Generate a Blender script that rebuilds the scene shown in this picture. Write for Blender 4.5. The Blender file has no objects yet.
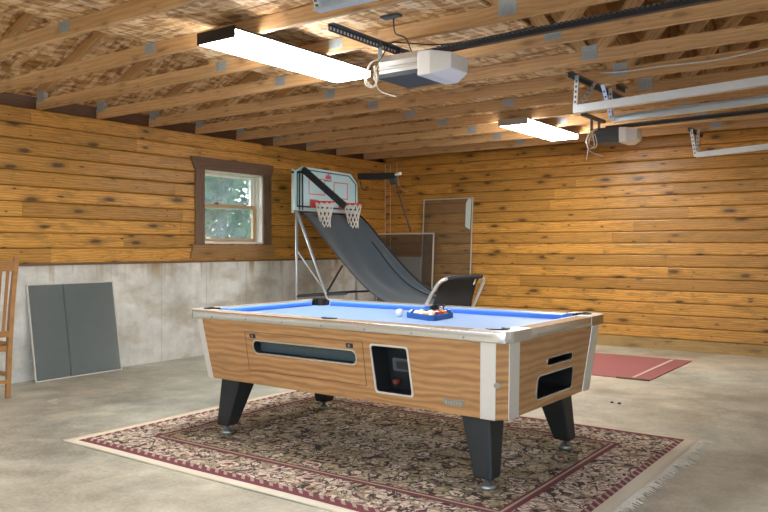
import bpy, math, random
from mathutils import Vector, Matrix
random.seed(7)
PI = math.pi
S = bpy.context.scene
COL = S.collection

# ------------------------------------------------------------------ materials
def newmat(name):
    m = bpy.data.materials.new(name); m.use_nodes = True
    nt = m.node_tree; nt.nodes.clear()
    out = nt.nodes.new('ShaderNodeOutputMaterial')
    b = nt.nodes.new('ShaderNodeBsdfPrincipled')
    nt.links.new(b.outputs[0], out.inputs[0])
    return m, nt, b, out

class NG:
    """tiny helper around a node tree"""
    def __init__(s, nt): s.nt = nt
    def n(s, t, **kw):
        nd = s.nt.nodes.new(t)
        for k, v in kw.items(): setattr(nd, k, v)
        return nd
    def l(s, a, b): s.nt.links.new(a, b)
    def val(s, sock, v):
        if hasattr(v, 'is_output') or isinstance(v, bpy.types.NodeSocket): s.l(v, sock)
        else: sock.default_value = v
    def math(s, op, a, b=0.0, c=None, clamp=False):
        nd = s.n('ShaderNodeMath', operation=op, use_clamp=clamp)
        s.val(nd.inputs[0], a); s.val(nd.inputs[1], b)
        if c is not None: s.val(nd.inputs[2], c)
        return nd.outputs[0]
    def ramp(s, fac, stops, interp='LINEAR'):
        nd = s.n('ShaderNodeValToRGB'); cr = nd.color_ramp; cr.interpolation = interp
        while len(cr.elements) < len(stops): cr.elements.new(0.5)
        for e, (p, c) in zip(cr.elements, stops):
            e.position = p; e.color = (c[0], c[1], c[2], 1) if isinstance(c, (tuple, list)) else (c, c, c, 1)
        s.l(fac, nd.inputs[0]); return nd.outputs[0]
    def mix(s, fac, a, b, mode='MIX'):
        nd = s.n('ShaderNodeMix', data_type='RGBA', blend_type=mode)
        s.val(nd.inputs['Factor'], fac)
        for k, v in ((6, a), (7, b)):
            if isinstance(v, (tuple, list)): nd.inputs[k].default_value = (v[0], v[1], v[2], 1)
            else: s.l(v, nd.inputs[k])
        return nd.outputs[2]
    def noise(s, vec, scale=5, detail=3, rough=.5, dist=0):
        nd = s.n('ShaderNodeTexNoise'); s.l(vec, nd.inputs['Vector'])
        nd.inputs['Scale'].default_value = scale; nd.inputs['Detail'].default_value = detail
        nd.inputs['Roughness'].default_value = rough; nd.inputs['Distortion'].default_value = dist
        return nd.outputs['Fac']
    def vor(s, vec, scale=5, feature='F1', rnd=1):
        nd = s.n('ShaderNodeTexVoronoi', feature=feature); s.l(vec, nd.inputs['Vector'])
        nd.inputs['Scale'].default_value = scale; nd.inputs['Randomness'].default_value = rnd
        return nd
    def bump(s, h, strength=.3, dist=.01):
        nd = s.n('ShaderNodeBump'); nd.inputs['Strength'].default_value = strength
        nd.inputs['Distance'].default_value = dist; s.l(h, nd.inputs['Height']); return nd.outputs[0]
    def comb(s, x, y, z):
        nd = s.n('ShaderNodeCombineXYZ')
        for i, v in enumerate((x, y, z)): s.val(nd.inputs[i], v)
        return nd.outputs[0]
    def sep(s, v):
        nd = s.n('ShaderNodeSeparateXYZ'); s.l(v, nd.inputs[0]); return nd.outputs
    def obj(s): return s.n('ShaderNodeTexCoord').outputs['Object']
    def uv(s, name='UVMap'): return s.n('ShaderNodeUVMap', uv_map=name).outputs[0]

def plain(name, col, rough=.5, metal=0, spec=.5, var=.08, scale=30, bump=0, **kw):
    m, nt, b, _ = newmat(name); g = NG(nt)
    v = g.noise(g.obj(), scale, 4, .6)
    c = g.mix(v, tuple(x * (1 - var) for x in col), tuple(min(1, x * (1 + var)) for x in col))
    g.l(c, b.inputs['Base Color'])
    b.inputs['Roughness'].default_value = rough; b.inputs['Metallic'].default_value = metal
    b.inputs['Specular IOR Level'].default_value = spec
    if bump: g.l(g.bump(v, bump, .002), b.inputs['Normal'])
    for k, x in kw.items(): b.inputs[k.replace('_', ' ')].default_value = x
    return m

def wood(name, light, dark, knot=(.06, .03, .015), knots=1.0, grain=14, rough=.5, blotch=.5, tone=.3, bump=.15, knot_scale=1.0, wav=.2):
    m, nt, b, _ = newmat(name); g = NG(nt)
    u, v, _z = g.sep(g.uv()); r = g.sep(g.uv('rnd'))[0]
    ro = g.math('MULTIPLY', r, 53.0)
    uo = g.math('ADD', u, ro)
    warp = g.noise(g.comb(g.math('MULTIPLY', uo, 2.2), g.math('MULTIPLY', v, 9), ro), 1, 2, .5)
    vv = g.math('ADD', v, g.math('MULTIPLY', warp, .035))
    fine = g.noise(g.comb(g.math('MULTIPLY', uo, 1.6), g.math('MULTIPLY', vv, grain * 7), ro), 1, 5, .65)
    w = g.n('ShaderNodeTexWave', wave_type='BANDS', bands_direction='Y')
    g.l(g.comb(g.math('MULTIPLY', uo, .35), vv, ro), w.inputs['Vector'])
    w.inputs['Scale'].default_value = grain * .9; w.inputs['Distortion'].default_value = 7
    w.inputs['Detail'].default_value = 2; w.inputs['Detail Scale'].default_value = .9
    t = g.math('ADD', g.math('MULTIPLY', w.outputs['Fac'], wav), g.math('MULTIPLY', fine, 1-wav))
    c = g.ramp(t, [(.22, dark), (.72, light)])
    # board to board tone
    wnode = g.n('ShaderNodeTexWhiteNoise', noise_dimensions='1D'); g.l(ro, wnode.inputs['W'])
    tn = g.math('ADD', 1 - tone / 2, g.math('MULTIPLY', wnode.outputs['Value'], tone))
    c = g.mix(1.0, c, g.comb(tn, tn, tn), 'MULTIPLY')
    # blotches of darker heartwood
    bl = g.noise(g.comb(g.math('MULTIPLY', uo, 3.6), g.math('MULTIPLY', vv, 17), ro), 1, 5, .7, .8)
    c = g.mix(g.math('MULTIPLY', g.ramp(bl, [(.49, 0.), (.62, 1.)]), blotch * .75), c, tuple(x * .42 for x in light))
    # knots
    kw = g.noise(g.comb(g.math('MULTIPLY', uo, 16), g.math('MULTIPLY', v, 45), ro), 1, 3, .6)
    kv = g.vor(g.comb(g.math('ADD', g.math('MULTIPLY', uo, 2.3 * knot_scale), g.math('MULTIPLY', kw, .16)), g.math('ADD', g.math('MULTIPLY', v, 7.0 * knot_scale), g.math('ADD', ro, g.math('MULTIPLY', kw, .2))), 0), 1); kv.voronoi_dimensions = '2D'
    kd = g.math('ADD', kv.outputs['Distance'], g.math('MULTIPLY', g.math('SUBTRACT', fine, .5), .16))
    ks = g.math('MULTIPLY', g.math('POWER', g.sep(kv.outputs['Color'])[0], 2.6), .19)
    kk = g.math('SUBTRACT', 1, g.math('DIVIDE', kd, g.math('ADD', ks, .03)), clamp=True)
    kk = g.math('MULTIPLY', g.ramp(kk, [(0, 0.), (.55, 1.)]), knots, clamp=True)
    halo = g.math('MULTIPLY', g.ramp(g.math('SUBTRACT', kd, ks), [(0, 1.), (.26, 0.)]), g.math('MULTIPLY', knots, g.ramp(ks, [(.03, 0.), (.12, .75)])))
    c = g.mix(halo, c, tuple(x * .4 for x in light))
    c = g.mix(kk, c, knot)
    g.l(c, b.inputs['Base Color']); b.inputs['Roughness'].default_value = rough
    if bump: g.l(g.bump(t, bump, .003), b.inputs['Normal'])
    return m

M = {}
M['siding'] = wood('pine siding', (.70, .37, .080), (.36, .155, .030), (.085, .035, .015), .9, 14, .38, .85, .5, .25, 1.1, .25)
M['truss'] = wood('truss lumber', (.68, .43, .205), (.48, .27, .11), (.25, .12, .05), .55, 12, .65, .25, .25, .15, 1.9)
M['trim'] = wood('dark window casing', (.24, .145, .095), (.14, .08, .05), (.06, .03, .02), .4, 14, .6, .4, .2)
M['sillwood'] = wood('window apron', (.42, .24, .10), (.27, .14, .055), (.08, .04, .02), .5, 14, .5, .4, .2)
M['sashwood'] = wood('sash wood', (.62, .40, .22), (.5, .3, .15), (.3, .18, .08), .1, 20, .45, .1, .1)
M['oak'] = wood('oak laminate', (.53, .285, .115), (.29, .135, .05), (.18, .08, .03), .0, 9, .36, .35, .06, .03, 1, .30)
M['railwood'] = wood('rail top laminate', (.80, .64, .50), (.66, .50, .37), (.5, .35, .25), 0, 16, .16, .1, .05, .0)
M['chairwood'] = wood('chair wood', (.42, .22, .085), (.28, .13, .045), (.12, .06, .03), .2, 18, .38, .3, .2)
M['chrome'] = plain('brushed aluminium', (.80, .80, .79), .22, 1, .5, .05, 60)
M['trimstrip'] = plain('cream aluminium strip', (.78, .77, .73), .35, .55, .5, .04, 40)
M['steel'] = plain('galvanised steel', (.62, .66, .70), .35, .85, .5, .18, 25)
M['track'] = plain('galvanised track', (.74, .82, .88), .35, .5, .5, .1, 18)
M['gusset'] = plain('nail plate steel', (.42, .47, .50), .5, .5, .5, .35, 120, .6)
M['black'] = plain('black plastic', (.012, .013, .015), .45)
M['blackmetal'] = plain('black metal', (.03, .032, .036), .4, .3)
M['legblack'] = plain('leg black laminate', (.012, .016, .018), .5, 0, .5, .2, 12)
M['darkgrey'] = plain('dark grey plastic', (.06, .075, .09), .5)
M['fabric'] = plain('charcoal ramp fabric', (.045, .068, .090), .85, 0, .3, .2, 14, .1, Sheen_Weight=.3)
M['fabricdark'] = plain('black netting fabric', (.03, .035, .042), .85, 0, .3, .25, 40, .2)
M['tube'] = plain('silver frame tube', (.62, .65, .68), .35, .6)
M['white'] = plain('white plastic', (.80, .80, .78), .4)
M['lens'] = plain('opener light lens', (.85, .86, .86), .3, 0, .5, .03, 20, 0)
M['whitepaint'] = plain('white vinyl', (.82, .80, .74), .4)
M['screenframe'] = plain('screen frame', (.62, .60, .55), .45, .2)
M['net'] = plain('net cord', (.86, .84, .80), .8)
M['red'] = plain('red rim paint', (.72, .07, .06), .4)
M['pinkred'] = plain('target line red', (.75, .13, .2), .5)
M['navy'] = plain('navy line', (.03, .05, .09), .5)
M['board'] = plain('backboard', (.56, .84, .94), .35, 0, .5, .05, 8)
M['ratecard'] = plain('pale tag', (.62, .72, .68), .5)
M['cordwhite'] = plain('pale wire', (.75, .70, .62), .6)
M['cordblack'] = plain('black wire', (.02, .02, .02), .5)
M['drywall'] = plain('painted board', (.62, .60, .56), .8, 0, .3, .05, 3)
M['doorpanel'] = plain('garage door panel', (.75, .74, .71), .5)
M['foil'] = plain('corrugated silver', (.72, .75, .77), .3, .75, .5, .08, 10)
M['bark'] = plain('bark', (.12, .08, .05), .9)
M['rackblue'] = plain('rack blue', (.015, .10, .33), .35)
M['cloth'] = plain('blue table felt', (.13, .34, .84), .34, 0, .85, .03, 200, .0, Sheen_Weight=1.0, Sheen_Roughness=.35, Sheen_Tint=(.8, .9, 1, 1))
M['badge'] = plain('badge pewter', (.34, .36, .35), .35, .8)
M['galvdark'] = plain('dark perforated steel', (.11, .13, .15), .45, .7)

def emis(name, col, st):
    m = bpy.data.materials.new(name); m.use_nodes = True; nt = m.node_tree; nt.nodes.clear()
    o = nt.nodes.new('ShaderNodeOutputMaterial'); e = nt.nodes.new('ShaderNodeEmission')
    e.inputs[0].default_value = (*col, 1); e.inputs[1].default_value = st; nt.links.new(e.outputs[0], o.inputs[0]); return m
M['tubelit'] = emis('lit acrylic lens', (1, .975, .935), 28)

def mk_concrete_floor():
    m, nt, b, _ = newmat('concrete floor'); g = NG(nt); o = g.obj()
    a = g.noise(o, .55, 6, .62, .4); bb = g.noise(o, 3.2, 8, .7, .3); f = g.noise(o, 45, 4, .7)
    t = g.math('ADD', g.math('ADD', g.math('MULTIPLY', a, .5), g.math('MULTIPLY', bb, .35)), g.math('MULTIPLY', f, .15))
    c = g.ramp(t, [(.40, (.25, .245, .215)), (.5, (.47, .46, .405)), (.6, (.68, .67, .60))])
    c = g.mix(g.ramp(g.noise(o, .35, 3, .5), [(.42, 0.), (.58, 1.)]), g.mix(1.0, c, (.95, 1.0, .96), 'MULTIPLY'), g.mix(1.0, c, (1.0, .96, .86), 'MULTIPLY'))
    # hairline cracks
    wv = g.n('ShaderNodeVectorMath', operation='ADD'); g.l(o, wv.inputs[0])
    nn = g.n('ShaderNodeTexNoise'); g.l(o, nn.inputs['Vector']); nn.inputs['Scale'].default_value = 1.3; nn.inputs['Detail'].default_value = 4
    g.l(nn.outputs['Color'], wv.inputs[1])
    cv = g.vor(wv.outputs[0], .33, 'DISTANCE_TO_EDGE')
    c = g.mix(g.ramp(cv.outputs['Distance'], [(.0, .22), (.004, 0.)]), c, (.2, .19, .16))
    # pale paint spills
    s = g.vor(wv.outputs[0], 1.5)
    sp = g.math('MULTIPLY', g.math('LESS_THAN', s.outputs['Distance'], .07), g.math('GREATER_THAN', g.sep(s.outputs['Color'])[1], .55))
    c = g.mix(g.math('MULTIPLY', sp, .45), c, (.66, .65, .60))
    g.l(c, b.inputs['Base Color'])
    g.l(g.ramp(bb, [(.3, .38), (.7, .62)]), b.inputs['Roughness'])
    g.l(g.bump(t, .12, .01), b.inputs['Normal']); return m
M['floor'] = mk_concrete_floor()

def mk_concrete_wall():
    m, nt, b, _ = newmat('poured concrete wall'); g = NG(nt); o = g.obj(); x, y, z = g.sep(o)
    a = g.noise(o, 1.1, 6, .6, .3); bb = g.noise(o, 6, 6, .7); st = g.noise(g.comb(0, g.math('MULTIPLY', y, 9), g.math('MULTIPLY', z, .9)), 1, 4, .6)
    t = g.math('ADD', g.math('ADD', g.math('MULTIPLY', a, .5), g.math('MULTIPLY', bb, .38)), g.math('MULTIPLY', st, .12))
    c = g.ramp(t, [(.36, (.48, .475, .44)), (.5, (.70, .70, .67)), (.62, (.88, .88, .86))])
    # brown run-down stains below the timber
    zz = g.ramp(z, [(.80, 0.), (1.0, 1.)])
    s2 = g.ramp(g.noise(g.comb(3.7, g.math('MULTIPLY', y, 5.5), g.math('MULTIPLY', z, .35)), 1, 3, .6), [(.52, 0.), (.64, 1.)])
    c = g.mix(g.math('MULTIPLY', g.math('MULTIPLY', zz, s2), .85), c, (.36, .25, .12))
    # broad tan blotches
    s3 = g.ramp(g.noise(g.comb(9.1, g.math('MULTIPLY', y, 1.3), g.math('MULTIPLY', z, 3)), 1, 4, .6), [(.50, 0.), (.64, 1.)])
    c = g.mix(g.math('MULTIPLY', s3, .6), c, (.42, .35, .25))
    # form-panel joints every .61 m and one ledge of grout low down
    j = g.math('ABSOLUTE', g.math('SUBTRACT', g.math('FRACT', g.math('DIVIDE', g.math('ADD', y, 20.18), .61)), .5))
    jl = g.math('LESS_THAN', j, .008)
    c = g.mix(g.math('MULTIPLY', jl, .35), c, (.27, .25, .22))
    g.l(c, b.inputs['Base Color']); b.inputs['Roughness'].default_value = .85
    g.l(g.bump(t, .35, .02), b.inputs['Normal']); return m
M['concrete'] = mk_concrete_wall()

def mk_osb():
    m, nt, b, _ = newmat('osb sheathing'); g = NG(nt); o = g.obj(); x, y, z = g.sep(o)
    cols = None
    wv = g.noise(o, 5, 3, .6)
    v1 = g.vor(g.comb(g.math('ADD', g.math('MULTIPLY', x, 9), g.math('MULTIPLY', wv, 3)), g.math('MULTIPLY', y, 28), 0), 1)
    v2 = g.vor(g.comb(g.math('MULTIPLY', x, 30), g.math('ADD', g.math('MULTIPLY', y, 10), g.math('MULTIPLY', wv, 3)), 3.3), 1)
    r = g.math('ADD', g.math('MULTIPLY', g.sep(v1.outputs['Color'])[0], .5), g.math('MULTIPLY', g.sep(v2.outputs['Color'])[1], .5))
    n = g.noise(g.comb(g.math('MULTIPLY', x, 4), g.math('MULTIPLY', y, 4), 0), 1, 5, .7, 1.2)
    t = g.math('ADD', g.math('MULTIPLY', r, .6), g.math('MULTIPLY', n, .4))
    c = g.ramp(t, [(.25, (.27, .125, .04)), (.43, (.50, .28, .11)), (.58, (.73, .49, .25)), (.72, (.86, .68, .44))])
    g.l(c, b.inputs['Base Color']); b.inputs['Roughness'].default_value = .7
    g.l(g.bump(r, .2, .004), b.inputs['Normal']); return m
M['osb'] = mk_osb()
M['grooveshade'] = plain('painted groove shade', (.05, .03, .02), .9)  # dark backing colour that paints shade into the gaps between boards

def mk_rug(hx, hy):
    m, nt, b, _ = newmat('persian rug pile'); g = NG(nt); o = g.obj(); x, y, z = g.sep(o)
    dx = g.math('SUBTRACT', hx, g.math('ABSOLUTE', x)); dy = g.math('SUBTRACT', hy, g.math('ABSOLUTE', y))
    d = g.math('MINIMUM', dx, dy)
    cream, burg, blk, olive = (.80, .70, .56), (.17, .038, .06), (.028, .022, .024), (.33, .27, .16)
    rose = (.30, .10, .10)
    def floral(sc, off, ground):
        wn = g.n('ShaderNodeTexNoise'); g.l(o, wn.inputs['Vector']); wn.inputs['Scale'].default_value = 7; wn.inputs['Detail'].default_value = 3
        vm = g.n('ShaderNodeVectorMath', operation='MULTIPLY_ADD')
        g.l(wn.outputs['Color'], vm.inputs[0]); vm.inputs[1].default_value = (.12, .12, 0); 
        # mirrored coordinates give the woven symmetry
        sym = g.comb(g.math('ABSOLUTE', x), g.math('ABSOLUTE', y), off); g.l(sym, vm.inputs[2])
        vec = vm.outputs[0]
        f = g.vor(vec, sc, rnd=.8); fd = f.outputs['Distance']; fc, fg, _b = g.sep(f.outputs['Color'])
        def line(scale, width, off2):
            v2 = g.n('ShaderNodeVectorMath', operation='ADD'); g.l(vec, v2.inputs[0]); v2.inputs[1].default_value = (0, 0, off2)
            nn = g.noise(v2.outputs[0], scale, 2, .5, .6)
            return g.ramp(g.math('ABSOLUTE', g.math('SUBTRACT', nn, .5)), [(width*.5, 1.), (width, 0.)])
        f3 = g.vor(vec, sc * 2.3)
        c = g.mix(g.math('MULTIPLY', line(sc*.9, .06, 3), .8), ground, olive)
        leaf = g.math('MULTIPLY', g.math('LESS_THAN', f3.outputs['Distance'], .34), g.math('LESS_THAN', g.sep(f3.outputs['Color'])[1], .5))
        c = g.mix(leaf, c, burg)
        leaf2 = g.math('MULTIPLY', g.math('LESS_THAN', f3.outputs['Distance'], .30), g.math('GREATER_THAN', g.sep(f3.outputs['Color'])[1], .74))
        c = g.mix(leaf2, c, cream)
        c = g.mix(line(sc*1.1, .030, 9), c, blk)
        pet = g.math('GREATER_THAN', fc, .45)
        wob = g.math('ADD', fd, g.math('MULTIPLY', g.math('SUBTRACT', g.noise(o, 90, 2, .5), .5), .25))
        c = g.mix(g.math('MULTIPLY', g.math('LESS_THAN', wob, .36), pet), c, blk)
        c = g.mix(g.math('MULTIPLY', g.math('LESS_THAN', wob, .30), pet), c, cream)
        c = g.mix(g.math('MULTIPLY', g.math('LESS_THAN', wob, .15), pet), c, rose)
        c = g.mix(g.math('MULTIPLY', g.ramp(g.vor(vec, sc*3.2, 'DISTANCE_TO_EDGE').outputs['Distance'], [(.02, .75), (.09, 0.)]), 1), c, blk)
        return c
    field = floral(8, 1.3, (.56, .48, .33))
    border = floral(8.5, 7.7, (.74, .60, .50))
    def rep(n):   # small medallions in the guard bands
        s_ = g.math('ADD', x, y)
        return g.math('GREATER_THAN', g.math('SINE', g.math('MULTIPLY', s_, n)), .35)
    guard = g.mix(g.math('MULTIPLY', rep(95), .6), burg, (.60, .50, .40))
    c = field
    def band(c, d1, col):
        return g.mix(g.math('LESS_THAN', d, d1), c, col)
    c = band(c, .435, burg); c = band(c, .42, (.5, .4, .3)); c = band(c, .405, burg)
    c = band(c, .375, border); c = band(c, .125, guard); c = band(c, .085, burg)
    # cream selvedge, wider on the fringe ends
    c = g.mix(g.math('LESS_THAN', dx, .085), c, (.74, .67, .53)); c = g.mix(g.math('LESS_THAN', dy, .05), c, (.74, .67, .53))
    n = g.noise(o, 160, 3, .7)
    c = g.mix(g.math('MULTIPLY', n, .22), c, (.34, .28, .21))
    g.l(c, b.inputs['Base Color']); b.inputs['Roughness'].default_value = .95
    b.inputs['Specular IOR Level'].default_value = .15
    g.l(g.bump(n, .5, .004), b.inputs['Normal']); return m

def mk_screen(op, col, name):
    m = bpy.data.materials.new(name); m.use_nodes = True; nt = m.node_tree; nt.nodes.clear(); g = NG(nt)
    o = g.n('ShaderNodeOutputMaterial'); d = g.n('ShaderNodeBsdfDiffuse'); t = g.n('ShaderNodeBsdfTransparent'); mx = g.n('ShaderNodeMixShader')
    n = g.noise(g.obj(), 3, 3, .5)
    g.l(g.mix(n, tuple(c * .85 for c in col), tuple(c * 1.15 for c in col)), d.inputs[0])
    mx.inputs[0].default_value = op; g.l(t.outputs[0], mx.inputs[1]); g.l(d.outputs[0], mx.inputs[2]); g.l(mx.outputs[0], o.inputs[0]); return m
M['screen_dense'] = mk_screen(.60, (.18, .21, .215), 'dense insect mesh')
M['screen_light'] = mk_screen(.22, (.20, .175, .14), 'fine insect mesh')
M['screen_mid'] = mk_screen(.36, (.11, .10, .09), 'grey insect mesh')
M['diffuser'] = mk_screen(.0, (1, 1, 1), 'clear diffuser')

def mk_glass():
    m = bpy.data.materials.new('window glass'); m.use_nodes = True; nt = m.node_tree; nt.nodes.clear(); g = NG(nt)
    o = g.n('ShaderNodeOutputMaterial'); t = g.n('ShaderNodeBsdfTransparent'); gl = g.n('ShaderNodeBsdfGlossy'); d = g.n('ShaderNodeBsdfDiffuse')
    t.inputs[0].default_value = (.86, .93, .95, 1); gl.inputs['Roughness'].default_value = .08; d.inputs[0].default_value = (.55, .66, .72, 1)
    m1 = g.n('ShaderNodeMixShader'); m1.inputs[0].default_value = .1; g.l(t.outputs[0], m1.inputs[1]); g.l(gl.outputs[0], m1.inputs[2])
    m2 = g.n('ShaderNodeMixShader'); g.l(g.ramp(g.noise(g.obj(), 4, 4, .6), [(.35, .15), (.7, .38)]), m2.inputs[0])
    g.l(m1.outputs[0], m2.inputs[1]); g.l(d.outputs[0], m2.inputs[2]); g.l(m2.outputs[0], o.inputs[0]); return m
M['glass'] = mk_glass()

def mk_leaf():
    m, nt, b, _ = newmat('leaves'); g = NG(nt)
    n = g.noise(g.obj(), 1.6, 4, .7)
    g.l(g.ramp(n, [(.35, (.03, .08, .02)), (.5, (.11, .24, .07)), (.65, (.30, .44, .17))]), b.inputs['Base Color'])
    b.inputs['Roughness'].default_value = .6; return m
M['leaf'] = mk_leaf()
M['grass'] = plain('grass', (.12, .2, .05), .9, 0, .2, .4, 3)
M['gravel'] = plain('driveway', (.42, .40, .37), .9, 0, .2, .2, 8)
M['mat'] = plain('dusty red vinyl mat', (.36, .125, .135), .55, 0, .4, .12, 5)
M['matline'] = plain('mat throw line', (.72, .55, .50), .6)
M['greyboard'] = plain('grey board', (.72, .78, .82), .6, 0, .4, .1, 4)

# ------------------------------------------------------------------ mesh builder
class MB:
    def __init__(s): s.v = []; s.f = []; s.uv = []; s.r = []; s.mi = []; s.sm = []
    def face(s, idx, uvs=None, r=0., mi=0, sm=False):
        s.f.append(tuple(idx)); s.uv.append(uvs or [(0, 0)] * len(idx)); s.r.append(r); s.mi.append(mi); s.sm.append(sm)
    def poly8(s, p, r=None, mi=0, g=None):
        """8 points: bottom 4 ccw then top 4; g = grain axis"""
        r = random.random() if r is None else r
        o = len(s.v); s.v += [tuple(q) for q in p]
        P = [Vector(q) for q in p]
        if g is None:
            ext = [max(q[i] for q in P) - min(q[i] for q in P) for i in range(3)]; g = ext.index(max(ext))
        a, b = [i for i in range(3) if i != g]
        for q in ((3, 2, 1, 0), (4, 5, 6, 7), (0, 1, 5, 4), (1, 2, 6, 5), (2, 3, 7, 6), (3, 0, 4, 7)):
            s.face([o + i for i in q], [(P[i][g], P[i][a] + P[i][b]) for i in q], r, mi)
        return s
    def box(s, x0, x1, y0, y1, z0, z1, r=None, mi=0, g=None):
        return s.poly8([(x0, y0, z0), (x1, y0, z0), (x1, y1, z0), (x0, y1, z0), (x0, y0, z1), (x1, y0, z1), (x1, y1, z1), (x0, y1, z1)], r, mi, g)
    def beam(s, p, q, w, h, side=(0, 1, 0), mi=0):
        """rectangular bar p->q; w along side, h across; uv along length"""
        p, q = Vector(p), Vector(q); d = (q - p); L = d.length; d.normalize(); sd = Vector(side)
        sd = (sd - d * sd.dot(d)).normalized(); up = d.cross(sd).normalized()
        r = random.random(); o = len(s.v); pts = []
        for c in (p, q):
            for a, b in ((-1, -1), (1, -1), (1, 1), (-1, 1)): pts.append(c + sd * a * w / 2 + up * b * h / 2)
        s.v += [tuple(x) for x in pts]
        lv = [(-w/2-h/2), (w/2-h/2), (w/2+h/2), (-w/2+h/2)]
        for i in range(4):
            j = (i + 1) % 4
            s.face((o+i, o+j, o+4+j, o+4+i), [(0, lv[i]), (0, lv[j]), (L, lv[j]), (L, lv[i])], r, mi)
        s.face((o+3, o+2, o+1, o), None, r, mi); s.face((o+4, o+5, o+6, o+7), None, r, mi)
        return s
    def tube(s, pts, rad, n=8, mi=0, closed=False, caps=True):
        pts = [Vector(p) for p in pts]; k = len(pts); o = len(s.v)
        rads = rad if isinstance(rad, (list, tuple)) else [rad] * k
        prev = None
        for i, p in enumerate(pts):
            a = pts[(i - 1) % k] if (i or closed) else p; b = pts[(i + 1) % k] if (i < k - 1 or closed) else p
            d = (b - a).normalized()
            if prev is None:
                ref = Vector((0, 0, 1)) if abs(d.z) < .9 else Vector((1, 0, 0)); x = d.cross(ref).normalized()
            else:
                x = prev - d * prev.dot(d)
                x = x.normalized() if x.length > 1e-6 else d.orthogonal().normalized()
            prev = x; y = d.cross(x)
            for j in range(n):
                t = 2 * PI * j / n; s.v.append(tuple(p + (x * math.cos(t) + y * math.sin(t)) * rads[i]))
        for i in range(k if closed else k - 1):
            for j in range(n):
                a = o + i * n + j; b = o + i * n + (j + 1) % n; i2 = (i + 1) % k
                s.face((a, b, o + i2 * n + (j + 1) % n, o + i2 * n + j), [(i*.05, j*.01)]*4, .5, mi, True)
        if caps and not closed:
            s.face([o + j for j in range(n)][::-1], None, .5, mi); s.face([o + (k - 1) * n + j for j in range(n)], None, .5, mi)
        return s
    def prism(s, poly, z0, z1, r=None, mi=0, xf=None, side_mi=None):
        """extrude 2D polygon; xf maps (x,y,z) -> point"""
        r = random.random() if r is None else r
        n = len(poly); o = len(s.v); xf = xf or (lambda x, y, z: (x, y, z))
        for z in (z0, z1):
            for x, y in poly: s.v.append(tuple(xf(x, y, z)))
        s.face([o + i for i in range(n)][::-1], [(p[0], p[1]) for p in poly][::-1], r, mi)
        s.face([o + n + i for i in range(n)], [(p[0], p[1]) for p in poly], r, mi)
        for i in range(n):
            j = (i + 1) % n
            s.face((o+i, o+j, o+n+j, o+n+i), [(poly[i][0], poly[i][1]), (poly[j][0], poly[j][1]), (poly[j][0], poly[j][1] + z1-z0), (poly[i][0], poly[i][1] + z1-z0)], r, mi if side_mi is None else side_mi)
        return s
    def loft(s, secs, mi=0, sm=False, caps=True, r=.3, g=0):
        n = len(secs[0]); o = len(s.v)
        for sec in secs: s.v += [tuple(p) for p in sec]
        def uvp(i): p = s.v[i]; return (p[g], p[2] + p[1 - g] if g < 2 else p[0])
        for k in range(len(secs) - 1):
            for i in range(n):
                j = (i + 1) % n; q = (o+k*n+i, o+k*n+j, o+(k+1)*n+j, o+(k+1)*n+i)
                s.face(q, [uvp(t) for t in q], r, mi, sm)
        if caps:
            q = [o+i for i in range(n)][::-1]; s.face(q, [uvp(t) for t in q], r, mi)
            q = [o+(len(secs)-1)*n+i for i in range(n)]; s.face(q, [uvp(t) for t in q], r, mi)
        return s
    def lathe(s, prof, n=24, c=(0, 0, 0), mi=0):
        o = len(s.v); k = len(prof)
        for rr, z in prof:
            for j in range(n):
                t = 2*PI*j/n; s.v.append((c[0]+rr*math.cos(t), c[1]+rr*math.sin(t), c[2]+z))
        for i in range(k - 1):
            for j in range(n):
                s.face((o+i*n+j, o+i*n+(j+1) % n, o+(i+1)*n+(j+1) % n, o+(i+1)*n+j), None, .5, mi, True)
        return s
    def build(s, name, mats, parent=None, bevel=0, smooth=None, loc=None, segs=2):
        me = bpy.data.meshes.new(name); me.from_pydata(s.v, [], s.f)
        l1 = me.uv_layers.new(name='UVMap'); l2 = me.uv_layers.new(name='rnd')
        fu = []; fr = []
        for uv, r in zip(s.uv, s.r):
            for u in uv: fu += [u[0], u[1]]; fr += [r, 0]
        l1.data.foreach_set('uv', fu); l2.data.foreach_set('uv', fr)
        me.polygons.foreach_set('material_index', s.mi)
        me.polygons.foreach_set('use_smooth', s.sm if smooth is None else [smooth] * len(s.f))
        for m in (mats if isinstance(mats, (list, tuple)) else [mats]): me.materials.append(m)
        me.update()
        import bmesh
        bm = bmesh.new(); bm.from_mesh(me); bmesh.ops.recalc_face_normals(bm, faces=bm.faces); bm.to_mesh(me); bm.free()
        ob = bpy.data.objects.new(name, me); COL.objects.link(ob)
        if bevel:
            md = ob.modifiers.new('bevel', 'BEVEL'); md.width = bevel; md.segments = segs; md.limit_method = 'ANGLE'; md.angle_limit = math.radians(35)
        if parent is not None: ob.parent = parent
        if loc is not None: ob.location = loc
        return ob

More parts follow.
